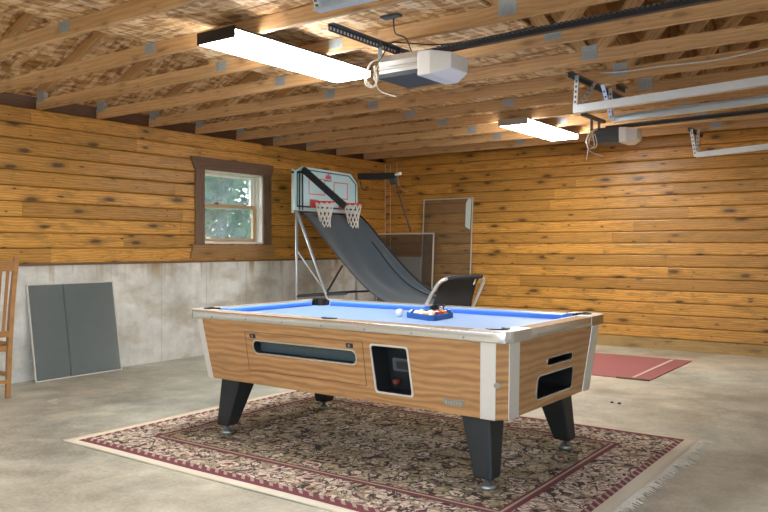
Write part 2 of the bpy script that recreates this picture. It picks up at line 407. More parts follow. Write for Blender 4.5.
def thing(name, label, cat, loc=(0, 0, 0), rz=0, group=None):
    o = bpy.data.objects.new(name, None); COL.objects.link(o); o.location = loc; o.rotation_euler.z = rz
    o.empty_display_size = .1
    return tag(o, label, cat, group)
def tag(o, label, cat, group=None):
    o['label'] = label; o['category'] = cat
    if group: o['group'] = group
    return o
def struct(o): o['kind'] = 'structure'; return o
def copy_tree(o, parent=None):
    c = o.copy(); COL.objects.link(c); c.parent = parent
    for ch in list(o.children): copy_tree(ch, c)
    return c
def arc(cx, cy, r, a0, a1, n):
    return [(cx + r*math.cos(a0+(a1-a0)*i/n), cy + r*math.sin(a0+(a1-a0)*i/n)) for i in range(n+1)]
def rrect(hx, hy, r, n=6, cx=0, cy=0):
    p = []
    for sx, sy, a in ((1, 1, 0), (-1, 1, PI/2), (-1, -1, PI), (1, -1, 1.5*PI)):
        p += arc(cx + sx*(hx-r), cy + sy*(hy-r), r, a, a+PI/2, n)
    return p
def boolean(ob, cutters, op='DIFFERENCE'):
    for c in cutters:
        c.parent = ob.parent
        md = ob.modifiers.new('b', 'BOOLEAN'); md.operation = op; md.object = c; md.solver = 'EXACT'
    bpy.context.view_layer.update(); dg = bpy.context.evaluated_depsgraph_get(); me = bpy.data.meshes.new_from_object(ob.evaluated_get(dg), depsgraph=dg)
    ob.modifiers.clear(); ob.data = me
    for c in cutters: bpy.data.objects.remove(c, do_unlink=True)
    return ob

# ------------------------------------------------------------------ the room
# corner of plank wall and window wall at the origin; x along the plank wall, -y along the window wall
XR, YN, ZW = 7.2, -12.2, 2.44
mb = MB(); mb.box(-.2, XR+.15, YN-.1, .1, -.15, 0); struct(mb.build('floor', M['floor']))

def siding(mb, axis, lo, hi, z0, z1, face, out, h=.139, holes=(), seed=1):
    """courses of round-edged boards; axis 'x' or 'y' = run; face = wall plane; out = +1/-1 into the room"""
    rnd = random.Random(seed); z = z0
    prof = [(0, 0), (.010, .004), (.018, .016), (.020, .03), (.020, -.03), (.018, -.016), (.010, -.004)]
    while z < z1 - .01:
        zt = min(z + h, z1); cuts = [lo]; p = lo + rnd.uniform(.4, 2.2)
        while p < hi - .3: cuts.append(p); p += rnd.uniform(1.3, 3.4)
        cuts.append(hi)
        for a, b in zip(cuts, cuts[1:]):
            segs = [(a + .001, b - .001)]
            for (h0, h1, hz0, hz1) in holes:
                if zt > hz0 + .001 and z < hz1 - .001:
                    ns = []
                    for s0, s1 in segs:
                        if s0 < h0: ns.append((s0, min(s1, h0)))
                        if s1 > h1: ns.append((max(s0, h1), s1))
                        if s1 <= h0 or s0 >= h1: ns = ns if ns else [(s0, s1)]
                    segs = ns
            r = rnd.random()
            for s0, s1 in segs:
                if s1 - s0 < .01: continue
                pr = [(0, z + .0022), (.013, z + .0026), (.0195, z + .010), (.022, z + .019), (.022, zt - .017), (.0195, zt - .008), (.013, zt - .0024), (0, zt - .002)]
                o = len(mb.v); n = len(pr); L = [0]
                for i in range(1, n): L.append(L[-1] + math.dist(pr[i], pr[i-1]))
                for s_ in (s0, s1):
                    for d, zz in pr:
                        mb.v.append((s_, face + out*d, zz) if axis == 'x' else (face + out*d, s_, zz))
                for i in range(n - 1):
                    mb.face((o+i, o+n+i, o+n+i+1, o+i+1), [(s0, z+L[i]), (s1, z+L[i]), (s1, z+L[i+1]), (s0, z+L[i+1])], r)
                mb.face([o+i for i in range(n)], [(0, q[1]) for q in pr], r); mb.face([o+n+i for i in range(n)][::-1], [(0, q[1]) for q in pr][::-1], r)
        z += h
    return mb

# plank wall (far wall)
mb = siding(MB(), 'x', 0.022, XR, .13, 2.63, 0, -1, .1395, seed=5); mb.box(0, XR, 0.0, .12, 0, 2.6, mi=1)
struct(mb.build('wall_back', [M['siding'], M['grooveshade']]))
mb = MB(); mb.box(.022, XR, -.012, 0, .0, .128)
b = struct(mb.build('baseboard_back', wood('weathered base plank', (.46, .30, .115), (.30, .185, .07), (.1, .07, .04), .5, 14, .6, .4, .2)))
mb = MB(); mb.prism([(-.3, 2.44), (XR+.3, 2.44), (XR+.3, 2.62), (XR/2, 4.3), (-.3, 2.62)], 0, .03, xf=lambda x, y, z: (x, z+.125, y)); struct(mb.build('wall_back', M['osb']))

# window wall: concrete below, siding above; window opening
W0, W1, WZ0, WZ1 = -3.47, -2.545, 1.245, 2.06
mb = MB(); mb.box(-.2, 0, YN, 0.12, 0, 1.05); wl = struct(mb.build('wall_left', M['concrete']))
mb = siding(MB(), 'y', YN, 0, 1.05, 2.44, 0, 1, .139, holes=[(W0, W1, WZ0, WZ1)], seed=11)
mb.box(.0005, .0015, YN, W0, 1.051, 2.44, mi=1); mb.box(.0005, .0015, W1, 0, 1.051, 2.44, mi=1)  # dark sheets behind the boards, groove shade put in as colour
struct(mb.build('wall_left', [M['siding'], M['grooveshade']]))
mb = MB()
for y0, y1, z0, z1 in ((YN, W0, 1.05, 2.44), (W1, .12, 1.05, 2.44), (W0, W1, 1.05, WZ0), (W0, W1, WZ1, 2.44)): mb.box(-.12, 0, y0, y1, z0, z1)
struct(mb.build('wall_left', M['osb']))
# walls off frame, with two closed garage doors and one open doorway added to brighten the room with daylight
mb = MB()
DO = [(-6.62, -3.98), (-3.30, -.85)]; OPEN = (-10.6, -7.5)
ys = [YN, OPEN[0], OPEN[1], DO[0][0], DO[0][1], DO[1][0], DO[1][1], 0.12]
for i in range(0, 8, 2): mb.box(XR, XR+.15, ys[i], ys[i+1], 0, 2.53)
for a, b_ in DO + [OPEN]: mb.box(XR, XR+.15, a, b_, 2.15, 2.53)
struct(mb.build('wall_right', M['drywall']))
for k, (a, b_) in enumerate(DO):
    mb = MB()
    for j in range(4): mb.box(XR+.05, XR+.09, a, b_, .005+j*.5375, (j+1)*.5375-.004)
    struct(mb.build('door_%d' % (k+1), M['doorpanel'], bevel=.004))
mb = MB(); mb.box(-.2, XR+.15, YN-.12, YN, 0, 2.53); struct(mb.build('wall_front', M['drywall']))
# roof deck
mb = MB(); SL = .44
for s_ in (0, 1):
    f = (lambda x: x) if s_ == 0 else (lambda x: XR - x)
    zt = lambda x: 2.53 + SL*x + .10
    mb.poly8([(f(-.5), YN-.2, zt(-.5)), (f(3.6), YN-.2, zt(3.6)), (f(3.6), .3, zt(3.6)), (f(-.5), .3, zt(-.5)),
              (f(-.5), YN-.2, zt(-.5)+.015), (f(3.6), YN-.2, zt(3.6)+.015), (f(3.6), .3, zt(3.6)+.015), (f(-.5), .3, zt(-.5)+.015)])
struct(mb.build('ceiling', M['osb']))
# loft decking lying on the bottom chords between the web joints
mb = MB(); y = -.05
while y > -8.7:
    mb.box(2.40, 3.50, y-1.215, y-.004, 2.531, 2.545, g=0); mb.box(3.504, 4.60, y-1.215, y-.004, 2.531, 2.545, g=0); y -= 1.22
struct(mb.build('ceiling', M['osb']))
# eave blocking above the window wall
mb = MB()
mb.box(-.20, -.12, YN-.2, .3, 2.40, 2.75); mb.box(XR+.12, XR+.2, YN-.2, .3, 2.40, 2.75)
struct(mb.build('trim_1', M['trim']))
mb = MB(); mb.box(0.0, 0.014, YN, 0, 1.03, 1.05); struct(mb.build('trim_2', M['trim']))

# ------------------------------------------------------------------ roof trusses
NT = 14
ords = ['nearest the far plank wall', 'second out from the far plank wall', 'third out from the far plank wall', 'fourth out from the far plank wall',
        'fifth out from the far plank wall', 'sixth out from the far plank wall, by the window', 'seventh out from the far plank wall',
        'eighth out from the far plank wall', 'ninth out from the far plank wall', 'crossing above the near end of the large light',
        'fourth in from the top of the view', 'third in from the top of the view', 'second in from the top of the view', 'closest to the viewer at the very top']
def make_truss(y, seed, label):
    random.seed(seed)
    t = thing('roof_truss', 'exposed pine roof truss ' + label, 'roof truss', (0, y, 0), 0, 'roof trusses overhead')
    w = .038
    MB().box(.0, XR, -w/2, w/2, 2.44, 2.529).build('bottom_chord', M['truss'], t, .002)
    h = .095
    for s_ in (0, 1):
        f = (lambda x: x) if s_ == 0 else (lambda x: XR-x)
        m = MB(); m.beam((f(0), 0, 2.53+SL*0+.045), (f(3.6), 0, 2.53+SL*3.6+.045), w, .085); m.build('top_chord', M['truss'], t)
    zt = lambda x: 2.53 + SL*min(x, XR-x) + .02
    for a, b_ in (((2.38, 2.53), (1.75, zt(1.75))), ((2.46, 2.53), (3.55, zt(3.55))), ((4.66, 2.53), (3.65, zt(3.65))), ((4.74, 2.53), (5.45, zt(5.45)))):
        m = MB(); m.beam((a[0], 0, a[1]-.02), (b_[0], 0, b_[1]), w*.98, .085); m.build('web', M['truss'], t)
    for i, x in enumerate((.07, 2.43, 3.49, 4.70, XR-.07)):
        if i == 2 and seed % 2: continue
        m = MB(); m.box(x-.055, x+.055, -w/2-.0015, w/2+.0015, 2.462 if i in (1, 2, 3) else 2.50, 2.56 if i in (1, 3) else 2.526 if i == 2 else 2.60)
        for q in range(5): m.box(x-.046+q*.021, x-.038+q*.021, -w/2-.003, -w/2-.001, 2.468 if i in (1, 2, 3) else 2.506, 2.52 if i < 4 else 2.59)
        m.build('nail_plate', M['gusset'], t)
    return t
for k in range(NT): make_truss(-.5-.61*k, 100+k, ords[k])
random.seed(3)

# ------------------------------------------------------------------ window
def build_window():
    w = bpy.data.objects.new('window_1', None); COL.objects.link(w); struct(w)
    m = MB()  # casing legs
    m.box(.021, .045, -3.595, -3.465, 1.22, 2.06); m.box(.021, .045, -2.55, -2.42, 1.22, 2.06)
    m.build('window_casing', M['trim'], w, .004)
    m = MB(); m.poly8([(.022, -3.605, 2.055), (.05, -3.605, 2.055), (.05, -2.41, 2.055), (.022, -2.41, 2.055),
                       (.022, -3.665, 2.19), (.05, -3.665, 2.19), (.05, -2.385, 2.19), (.022, -2.385, 2.19)], g=1); m.build('window_header', M['trim'], w, .004)
    m = MB(); m.poly8([(.022, -3.665, 1.075), (.045, -3.665, 1.075), (.045, -2.375, 1.075), (.022, -2.375, 1.075),
                       (.022, -3.63, 1.225), (.058, -3.63, 1.225), (.058, -2.39, 1.225), (.022, -2.39, 1.225)], g=1); m.build('window_apron', M['sillwood'], w, .004)
    m = MB()  # white jamb liner
    m.box(-.13, .025, W1-.02, W1, WZ0, WZ1); m.box(-.13, .025, W0, W0+.02, WZ0, WZ1); m.box(-.13, .025, W0, W1, WZ1-.02, WZ1); m.box(-.13, .03, W0, W1, WZ0-.01, WZ0+.015)
    m.box(-.09, -.075, W1-.06, W1-.02, WZ0, WZ1); m.box(-.045, -.035, W1-.045, W1-.02, WZ0, WZ1)
    m.build('window_jamb', M['whitepaint'], w, .002)
    ymin, ymax = W0+.022, W1-.06
    for nm, x, z0, z1 in (('upper_sash', -.105, 1.64, 2.04), ('lower_sash', -.065, 1.262, 1.69)):
        m = MB(); t = .035
        m.box(x-.018, x+.018, ymin, ymin+.025, z0, z1); m.box(x-.018, x+.018, ymax-t, ymax, z0, z1)
        m.box(x-.018, x+.018, ymin+.025, ymax-t, z1-t, z1); m.box(x-.018, x+.018, ymin+.025, ymax-t, z0, z0+t)
        s_ = m.build(nm, M['whitepaint'] if nm[0] == 'u' else M['sashwood'], w, .003)
        MB().box(x-.003, x+.003, ymin+.02, ymax-t+.005, z0+t-.005, z1-t+.005).build('pane', M['glass'], s_)
        if nm[0] == 'l':
            for yy in (-3.22, -2.78): MB().box(-.062, -.03, yy-.022, yy+.022, 1.69, 1.705).build('sash_lock', M['blackmetal'], s_, .003)
    MB().box(-.128, -.126, ymin, ymax, WZ0+.03, WZ1-.02).build('view_dimmer', mk_screen(.12, (.2, .2, .2), 'view dimming mesh'), w)  # added dark sheet that dims the bright view outdoors
    return w
build_window()

# outdoors seen through the glass
def tree(loc, rad, n, seed, label):
    rnd = random.Random(seed)
    t = thing('leafy_tree', label, 'tree', loc)
    m = MB(); m.tube([(0, 0, -.05), (.05, .02, rad*.6), (0, .05, rad*1.3)], [.12, .09, .04], 8); m.build('trunk', M['bark'], t)
    m = MB()
    for i in range(n):
        a, c = rnd.uniform(0, 2*PI), rnd.uniform(-1, 1); r = rad * rnd.uniform(.45, 1) ** .5; sn = math.sqrt(1-c*c)
        p = Vector((math.cos(a)*sn*r, math.sin(a)*sn*r, rad*1.05 + c*r*1.0)); s_ = rnd.uniform(.05, .13)
        u = Vector((rnd.uniform(-1, 1), rnd.uniform(-1, 1), rnd.uniform(-1, 1))).normalized(); v = u.orthogonal().normalized()
        o = len(m.v); m.v += [tuple(p-u*s_), tuple(p+v*s_*.5), tuple(p+u*s_), tuple(p-v*s_*.5)]; m.face((o, o+1, o+2, o+3))
    m.build('foliage', M['leaf'], t)
tree((-4.6, 1.9, .95), 1.7, 6000, 1, 'dense green tree outside the right half of the window')
tree((-5.2, -1.5, .95), 1.75, 6500, 2, 'green leafy tree outside the left half of the window')
tree((-8.6, 2.2, .95), 2.3, 9000, 3, 'tall green tree standing behind the two nearer trees outside the window')
mb = MB(); mb.box(-40, -.21, -30, 30, .80, .95); struct(mb.build('ground_lawn', M['grass']))
mb = MB(); mb.box(XR+.16, 30, -30, 10, -.2, -.02); struct(mb.build('ground_driveway', M['gravel']))

# ------------------------------------------------------------------ ceiling lights
def ceiling_light(loc, label, endmat, group='fluorescent shop lights'):
    t = thing('fluorescent_light', label, 'ceiling light', loc, 0, group); L, W = .635, .158
    m = MB(); prof = [(-.146, 0), (.146, 0), (W-.004, .012), (W-.004, .044), (-W+.004, .044), (-W+.004, .012)]
    m.loft([[(x, -L, z) for x, z in prof], [(x, L, z) for x, z in prof]], g=1, caps=False); m.build('lit_lens', M['tubelit'], t)
    m = MB(); m.box(-W-.004, W+.004, -L, L, .044, .055); m.build('housing', M['blackmetal'], t, .002)
    m = MB(); m.box(-.03, .03, -L+.05, L-.05, .055, .0602); m.build('mounting_strip', M['steel'], t)
    for e in (-1, 1):
        m = MB(); m.poly8([(-W, e*L-.004, -.002), (W, e*L-.004, -.002), (W, e*L+.004, -.002), (-W, e*L+.004, -.002), (-W, e*L-.004, .068), (W, e*L-.004, .068), (W, e*L+.004, .068), (-W, e*L+.004, .068)])
        m.build('end_cap', M[endmat], t, .002)
    return t
l1 = ceiling_light((3.245, -5.545, 2.380), 'large fluorescent shop light with black end, nearest and left of the near opener', 'black')
m = MB(); m.tube([(-.02, -.62, -.004), (.05, -.45, -.022), (.09, -.2, -.03), (.11, .1, -.016), (.14, .3, .01)], .0045, 6); m.build('hanging_wire', M['cordblack'], l1)
l2 = ceiling_light((3.262, -1.775, 2.385), 'smaller-looking fluorescent shop light with pale grey end, beside the far opener', 'steel')
fill_left = ceiling_light((3.25, -9.9, 2.385), 'added fluorescent fill light behind the viewer on the left', 'steel')  # unseen fixture added to raise the room's brightness
fill_right = ceiling_light((5.9, -10.9, 2.385), 'added fluorescent fill light behind the viewer on the right', 'steel')  # second unseen fixture, also added as fill

# ------------------------------------------------------------------ garage door openers
def opener(y, x0, zt, label, near, L=.28, LL=.2):
    t = thing('garage_door_opener', label, 'garage door opener', (x0, y, zt-.14), 0, 'garage door openers')
    W, H = (.152 if near else .13), .14
    m = MB(); prof = [(-W, .012), (-W, .05), (-W-.004, .055), (-W-.004, .066), (-W, .07), (-W, .10), (-W+.02, H), (W-.02, H), (W, .10), (W, .012)]
    m.loft([[(0, a, b) for a, b in prof], [(L, a, b) for a, b in prof]]); m.build('motor_housing', M['foil'] if near else M['darkgrey'], t, .004)
    m = MB(); m.poly8([(-.004, -W-.005, 0), (L+.004, -W-.005, 0), (L+.004, W+.005, 0), (-.004, W+.005, 0), (-.004, -W-.006, .03), (L+.004, -W-.006, .03), (L+.004, W+.006, .03), (-.004, W+.006, .03)])
    m.build('base_cover', M['darkgrey'], t, .006)
    m = MB(); a = W+.004
    m.loft([[(L, -a, -.012), (L, a, -.012), (L, a, H-.01), (L, -a, H-.01)], [(L+LL*.45, -a, -.012), (L+LL*.45, a, -.012), (L+LL*.45, a, H-.015), (L+LL*.45, -a, H-.015)],
            [(L+LL, -a+.06, .02), (L+LL, a-.06, .02), (L+LL, a-.06, H-.03), (L+LL, -a+.06, H-.03)]]); m.build('light_lens', M['lens'], t, .006)
    # rail, chain, carriage
    m = MB(); zr = .135
    m.loft([[(L*.3, -.018, zr), (L*.3, .018, zr), (L*.3, .018, zr+.034), (L*.3, -.018, zr+.034)], [(XR-x0-.02, -.018, zr+.05), (XR-x0-.02, .018, zr+.05), (XR-x0-.02, .018, zr+.084), (XR-x0-.02, -.018, zr+.084)]])
    m.build('rail', M['blackmetal'], t, .002)
    m = MB(); n = 90
    for i in range(n):
        x = L + .05 + i*.028
        if x > XR-x0-.2: break
        z = zr + .03 + .05*x/(XR-x0)
        m.box(x, x+.018, -.026, -.019, z-.006, z+.006)
    m.build('chain', M['galvdark'], t)
    # hanging bracket: slotted angle along y under the trusses and straps down
    m = MB(); zc = 2.438 - (zt-.14)
    if near:
        m.box(-.06, -.02, -.55, .30, zc-.004, zc); m.box(-.06, -.056, -.55, .30, zc-.04, zc-.004)
        for i in range(27): m.box(-.0615, -.055, -.54+i*.031, -.526+i*.031, zc-.030, zc-.014, mi=1)
    else:
        m.box(-.06, -.02, -.30, .25, zc-.03, zc)
    m.box(-.045, -.02, -.10, -.096, .12, zc); m.box(-.045, -.02, .096, .10, .12, zc); m.box(-.045, .05, -.10, .10, .128, .136)
    m.build('hanger_bracket', [M['galvdark'], M['white']], t)
    # dangling wires
    def wires(seed, n, drop):
        r = random.Random(seed)
        for q in range(n):
            yy = -W - .02 + r.uniform(-.02, .03); x = -.03 + r.uniform(-.02, .04)
            pts = [(x+.03, yy+.05, .13), (x, yy, .10), (x-.03, yy-.01, .03), (x-.02, yy-.02, -.03+.01*q), (x+.02, yy-.01, -.05), (x+.04, yy, -.01), (x+.02, yy, .08)]
            if q == n-1: pts = pts[:4] + [(x+.02, yy-.02, -drop*.6), (x+.05+.03*q, yy-.02, -drop)]
            if q == n-2 and not near: pts = pts[:4] + [(x-.01, yy-.03, -drop*.5), (x-.03, yy-.02, -drop*1.25)]
            m = MB(); m.tube(smooth(pts), .0035, 6); m.build('hanging_wire', M['cordwhite'], t)
    wires(4 if near else 9, 4, .12 if near else .13)
    if near:
        m = MB(); m.tube(smooth([(.32, -.46, zc-.012), (.26, -.36, zc-.06), (.22, -.2, .20), (.20, -.10, .14)]), .004, 6); m.build('hanging_wire', M['cordblack'], t)
        m = MB(); m.tube(smooth([(.0, -.14, .12), (.05, -.10, .22), (.12, -.05, .22), (.4, .03, .19), (.9, .05, .21)]), .004, 6); m.build('hanging_wire', M['cordblack'], t)
        m = MB(); m.box(.26, .37, -.50, -.45, zc-.014, zc-.001); m.build('plate', M['darkgrey'], t)
    return t
def smooth(pts, n=6):
    P = [Vector(p) for p in pts]; out = []
    for i in range(len(P)-1):
        a, b_, c, d = P[max(i-1, 0)], P[i], P[i+1], P[min(i+2, len(P)-1)]
        for k in range(n):
            t = k/n; out.append(.5*((2*b_) + (c-a)*t + (2*a-5*b_+4*c-d)*t*t + (3*b_-a-3*c+d)*t**3))
    out.append(P[-1]); return out
opener(-5.365, 3.92, 2.33, 'silver and dark garage door opener with white lens, hanging right of the large light', True, .27, .19)
opener(-2.09, 4.00, 2.31, 'small dark garage door opener with cream lens and dangling wires, near the plank wall', False, .235, .15)

# ------------------------------------------------------------------ garage door tracks
def door_track(x0, y, z0, slope, label, side, hang, bars):
    t = thing('garage_door_track', label, 'door track', (x0, y, z0), 0, 'galvanised garage door tracks')
    L = XR-.05-x0
    prof = [(-.025, -.025), (.028, -.025), (.028, -.020), (-.020, -.020), (-.020, .025), (.012, .025), (.02, .012), (.024, .014), (.014, .031), (-.025, .031)]
    m = MB(); m.loft([[(0, a*side, b) for a, b in prof], [(L, a*side, b+slope*L) for a, b in prof]]); m.build('rail', M['track'], t)
    zt = 2.438-z0
    for k, (hx, hy, w) in enumerate(bars):
        m = MB(); m.beam((hx*.2, 0, -.01), (hx, hy, zt), .03, .004, side=(1, 0, 0))
        for i in range(6): 
            f = .12 + i*.14; p = Vector((hx*.2, 0, -.01)).lerp(Vector((hx, hy, zt)), f); m.box(p.x-.006, p.x+.006, p.y-.004, p.y+.004, p.z-.008, p.z+.008, mi=1)
        m.build('hanger_strap', [M['track'], M['galvdark']], t)
    m = MB(); m.box(hang[0], hang[0]+.035, hang[1], hang[2], zt-.004, zt); m.box(hang[0], hang[0]+.004, hang[1], hang[2], zt-.035, zt); m.build('angle_iron', M['galvdark'], t)
    return t
door_track(4.48, -3.90, 2.185, .04, 'galvanised door track, the higher of the adjacent pair above the far opener', 1, (.0, -.12, 1.0), [(0.02, -.0, 0), (.05, .30, 0)])
door_track(4.56, -3.32, 2.19, .03, 'galvanised door track, the lower of the adjacent pair above the far opener', -1, (.06, -.10, .1), [(-.03, -.14, 0), (-.03, .03, 0)])
door_track(4.57, -.79, 2.155, .055, 'galvanised door track hanging alone, lowest against the plank wall', 1, (-.06, -.10, .5), [(-.05, -.02, 0), (0, .09, 0)])
door_track(4.22, -6.43, 2.335, -.01, 'galvanised door track cut off by the top edge, above the near opener', -1, (0, -.2, .12), [(0.0, .0, 0), (.05, -.12, 0)])

# ------------------------------------------------------------------ loose wires
def wire(name, pts, r, mat, label, cat='cable'):
    m = MB(); m.tube(smooth(pts), r, 6); return tag(m.build(name, mat), label, cat)
wire('electric_cable', [(4.55, -3.575, 2.505), (4.75, -3.576, 2.492), (5.0, -3.576, 2.494), (5.2, -3.576, 2.488), (5.4, -3.577, 2.486), (5.7, -3.577, 2.512), (6.1, -3.577, 2.52), (7.1, -3.577, 2.5)], .006, M['white'], 'white electric cable sagging along a truss above the door tracks')
wire('wall_cord', [(.03, -.03, 2.43), (.03, -.032, 1.9), (.032, -.03, 1.3), (.03, -.03, .9)], .004, M['cordwhite'], 'pale cord hanging down in the corner of the room', 'cord')
wire('wall_cord', [(.12, -.03, 2.43), (.122, -.03, 1.9), (.12, -.03, 1.3), (.12, -.03, .9)], .0035, M['cordwhite'], 'pale cord hanging just right of the room corner', 'cord')
wire('wall_cord', [(.25, -.04, 2.43), (.26, -.05, 2.25), (.30, -.04, 2.08), (.40, -.04, 2.0), (.44, -.035, 2.02)], .004, M['cordwhite'], 'short looping wire under the ceiling on the far wall', 'cord')
wire('tie_cord', [(2.86, -6.80, 2.525), (2.80, -6.55, 2.52), (2.75, -6.36, 2.525)], .003, M['cordwhite'], 'thin pale string across the ceiling boards at top left', 'cord')

# ------------------------------------------------------------------ rug, mat
RX0, RX1, RY0, RY1 = 2.22, 5.42, -6.50, -4.20
hx, hy = (RX1-RX0)/2, (RY1-RY0)/2
rug = thing('area_rug', 'patterned burgundy and cream rug with fringed end under the pool table', 'rug', ((RX0+RX1)/2, (RY0+RY1)/2, 0))
m = MB(); nx, ny = 64, 46
for i in range(nx+1):
    for j in range(ny+1):
        x = -hx + 2*hx*i/nx; y = -hy + 2*hy*j/ny
        z = .011 + .0015*math.sin(x*5+1)*math.sin(y*4)
        ex = .006*math.sin(y*7) if i in (0, nx) else 0; m.v.append((x+ex, y, z))
for i in range(nx):
    for j in range(ny): a = i*(ny+1)+j; m.face((a, a+ny+1, a+ny+2, a+1), None, 0, 0, True)
pile = m.build('pile', mk_rug(hx, hy), rug)
md = pile.modifiers.new('s', 'SOLIDIFY'); md.thickness = .009; md.offset = -1
m = MB(); r = random.Random(5)
for i in range(330):
    y = -hy + 2*hy*(i+.5)/330; l = r.uniform(.02, .075) * (1.35 if y > .5 else .9); dy = r.uniform(-.03, .03)
    m.tube([(hx-.01, y, .008), (hx+l*.5, y+dy*.5+.005, .012), (hx+l, y+dy, .004)], [.003, .0025, .0015], 4, caps=False)
fr = m.build('fringe', plain('rug fringe', (.66, .61, .50), .95), rug); fr['kind'] = 'stuff'

mat_ = thing('floor_mat', 'dusty red floor mat with pale line by the plank wall', 'mat', (3.9, -1.5, 0), math.radians(1.5))
m = MB(); m.prism([(-1.0, -.72), (.60, -.75), (.64, .70), (-1.0, .74)], .0005, .009); m.build('mat_body', M['mat'], mat_, .003)
m = MB(); m.prism([(.42, -.68), (.448, -.68), (.47, .66), (.442, .66)], .009, .0102); m.build('throw_line', M['matline'], mat_)
m = MB(); m.box(.30, .60, -.762, -.742, .0, .016); m.build('curled_edge', M['trim'], mat_, .003)

# ------------------------------------------------------------------ pool table
TX, TY, TA = 3.868, -5.337, -.016
tb = thing('pool_table', 'coin-operated pool table with oak cabinet, chrome rails and blue felt', 'pool table', (TX, TY, 0), TA)
FZ = .0125
ZB, ZT = .372, .755
def half(z):
    t = (z-ZB)/(ZT-ZB); return 1.072+.038*t, .548+.062*t
def octo(z, c=.045):
    a, b_ = half(z)
    return [(a-c, -b_, z), (a, -b_+c, z), (a, b_-c, z), (a-c, b_, z), (-a+c, b_, z), (-a, b_-c, z), (-a, -b_+c, z), (-a+c, -b_, z)]
m = MB(); o = 0
s0, s1 = octo(ZB), octo(ZT); m.v += s0 + s1
for i in range(8):
    j = (i+1) % 8; q = (i, j, 8+j, 8+i); g_ = 0 if i in (3, 7) else 1
    m.face(q, [(m.v[k][g_] if i % 2 else m.v[k][1 if i in (1, 5) else g_], m.v[k][2]) for k in q], .37 if i in (3, 7) else .61)
m.face(tuple(range(8))[::-1], [(p[0], p[1]) for p in s0][::-1], .2); m.face(tuple(range(8, 16)), [(p[0], p[1]) for p in s1], .2)
cab = m.build('cabinet', [M['oak'], M['black']], tb)
def front_y(z): return -half(z)[1]
def yw(x, z, d=0): return (x, front_y(z)-d, z)          # point on the front face
def xw(y, z, d=0): return (half(z)[0]+d, y, z)           # point on the end face
def cutter(poly, fn, depth):
    mm = MB(); n = len(poly)
    A = [fn(a, b_, .03) for a, b_ in poly]; B = [fn(a, b_, -depth) for a, b_ in poly]
    mm.v += A + B
    mm.face(tuple(range(n))[::-1], None, .5, 1); mm.face(tuple(range(n, 2*n)), None, .5, 1)
    for i in range(n): j = (i+1) % n; mm.face((i, j, n+j, n+i), None, .5, 1)
    return mm.build('cut', [M['oak'], M['black']])
def rpoly(x0, x1, z0, z1, r, skew=0, n=5):
    p = rrect((x1-x0)/2, (z1-z0)/2, r, n, (x0+x1)/2, (z0+z1)/2)
    return [(a+skew*(z1-b_), b_) for a, b_ in p]
slot = rpoly(-.575, .205, .570, .640, .03)
coin = rpoly(.318, .545, .437, .682, .015, .04)
e1 = rpoly(-.115, .20, .587, .622, .017)
e2 = rpoly(-.215, .225, .425, .540, .022)
boolean(cab, [cutter(slot, yw, .09), cutter(coin, yw, .13), cutter(e1, xw, .12), cutter(e2, xw, .25)])
def ring(poly, fn, w, d0, d1):
    mm = MB(); n = len(poly); cx = sum(p[0] for p in poly)/n; cz = sum(p[1] for p in poly)/n
    ex = max(abs(p[0]-cx) for p in poly); ez = max(abs(p[1]-cz) for p in poly)
    out = [(cx+(a-cx)*(1+w/ex), cz+(b_-cz)*(1+w/ez)) for a, b_ in poly]
    mm.v += [fn(a, b_, d1) for a, b_ in poly] + [fn(a, b_, d1) for a, b_ in out] + [fn(a, b_, d0) for a, b_ in poly] + [fn(a, b_, d0) for a, b_ in out]
    for i in range(n):
        j = (i+1) % n
        mm.face((i, j, n+j, n+i)); mm.face((n+i, n+j, 3*n+j, 3*n+i)); mm.face((i, j, 2*n+j, 2*n+i))
    return mm
ring(slot, yw, .009, -.002, .004).build('ball_window_frame', M['chrome'], tb)
ring(coin, yw, .010, -.002, .005).build('coin_recess_frame', M['trimstrip'], tb)
ring(e1, xw, .007, -.002, .004).build('slot_frame', M['chrome'], tb)
ring(e2, xw, .010, -.002, .005).build('return_opening_frame', M['chrome'], tb)
def slab(poly, fn, d0, d1, mat, name, parent, mb=None):
    mm = mb or MB(); n = len(poly); o = len(mm.v)
    mm.v += [fn(a, b_, d0) for a, b_ in poly] + [fn(a, b_, d1) for a, b_ in poly]
    mm.face([o+i for i in range(n)][::-1], [poly[i] for i in range(n)][::-1], .37); mm.face([o+n+i for i in range(n)], [p for p in poly], .37)
    for i in range(n): j = (i+1) % n; mm.face((o+i, o+j, o+n+j, o+n+i), None, .37)
    return mm.build(name, mat, parent) if name else mm
slab([(-.57, .572), (.20, .572), (.20, .638), (-.57, .638)], yw, -.05, -.047, plain('ball window panel', (.05, .075, .085), .15), 'ball_window', tb)
# access door outline (thin dark gap lines) and locks
m = MB()
for q in ([(-.64, .456), (.26, .456), (.26, .4585), (-.64, .4585)], [(-.64, .692), (.26, .692), (.26, .6945), (-.64, .6945)],
          [(-.642, .457), (-.639, .457), (-.639, .694), (-.642, .694)], [(.258, .457), (.261, .457), (.261, .694), (.258, .694)]): slab(q, yw, -.001, .0012, None, None, None, m)
m.build('door_gap', plain('dark gap', (.12, .06, .025), .8), tb)
for lx in (-.575, .17): 
    k_ = slab(rpoly(lx-.022, lx+.022, .657, .681, .004), yw, -.001, .006, M['blackmetal'], 'door_lock', tb)
    slab(rpoly(lx-.006, lx+.006, .662, .676, .002), yw, .006, .009, M['badge'], 'lock_cylinder', k_)
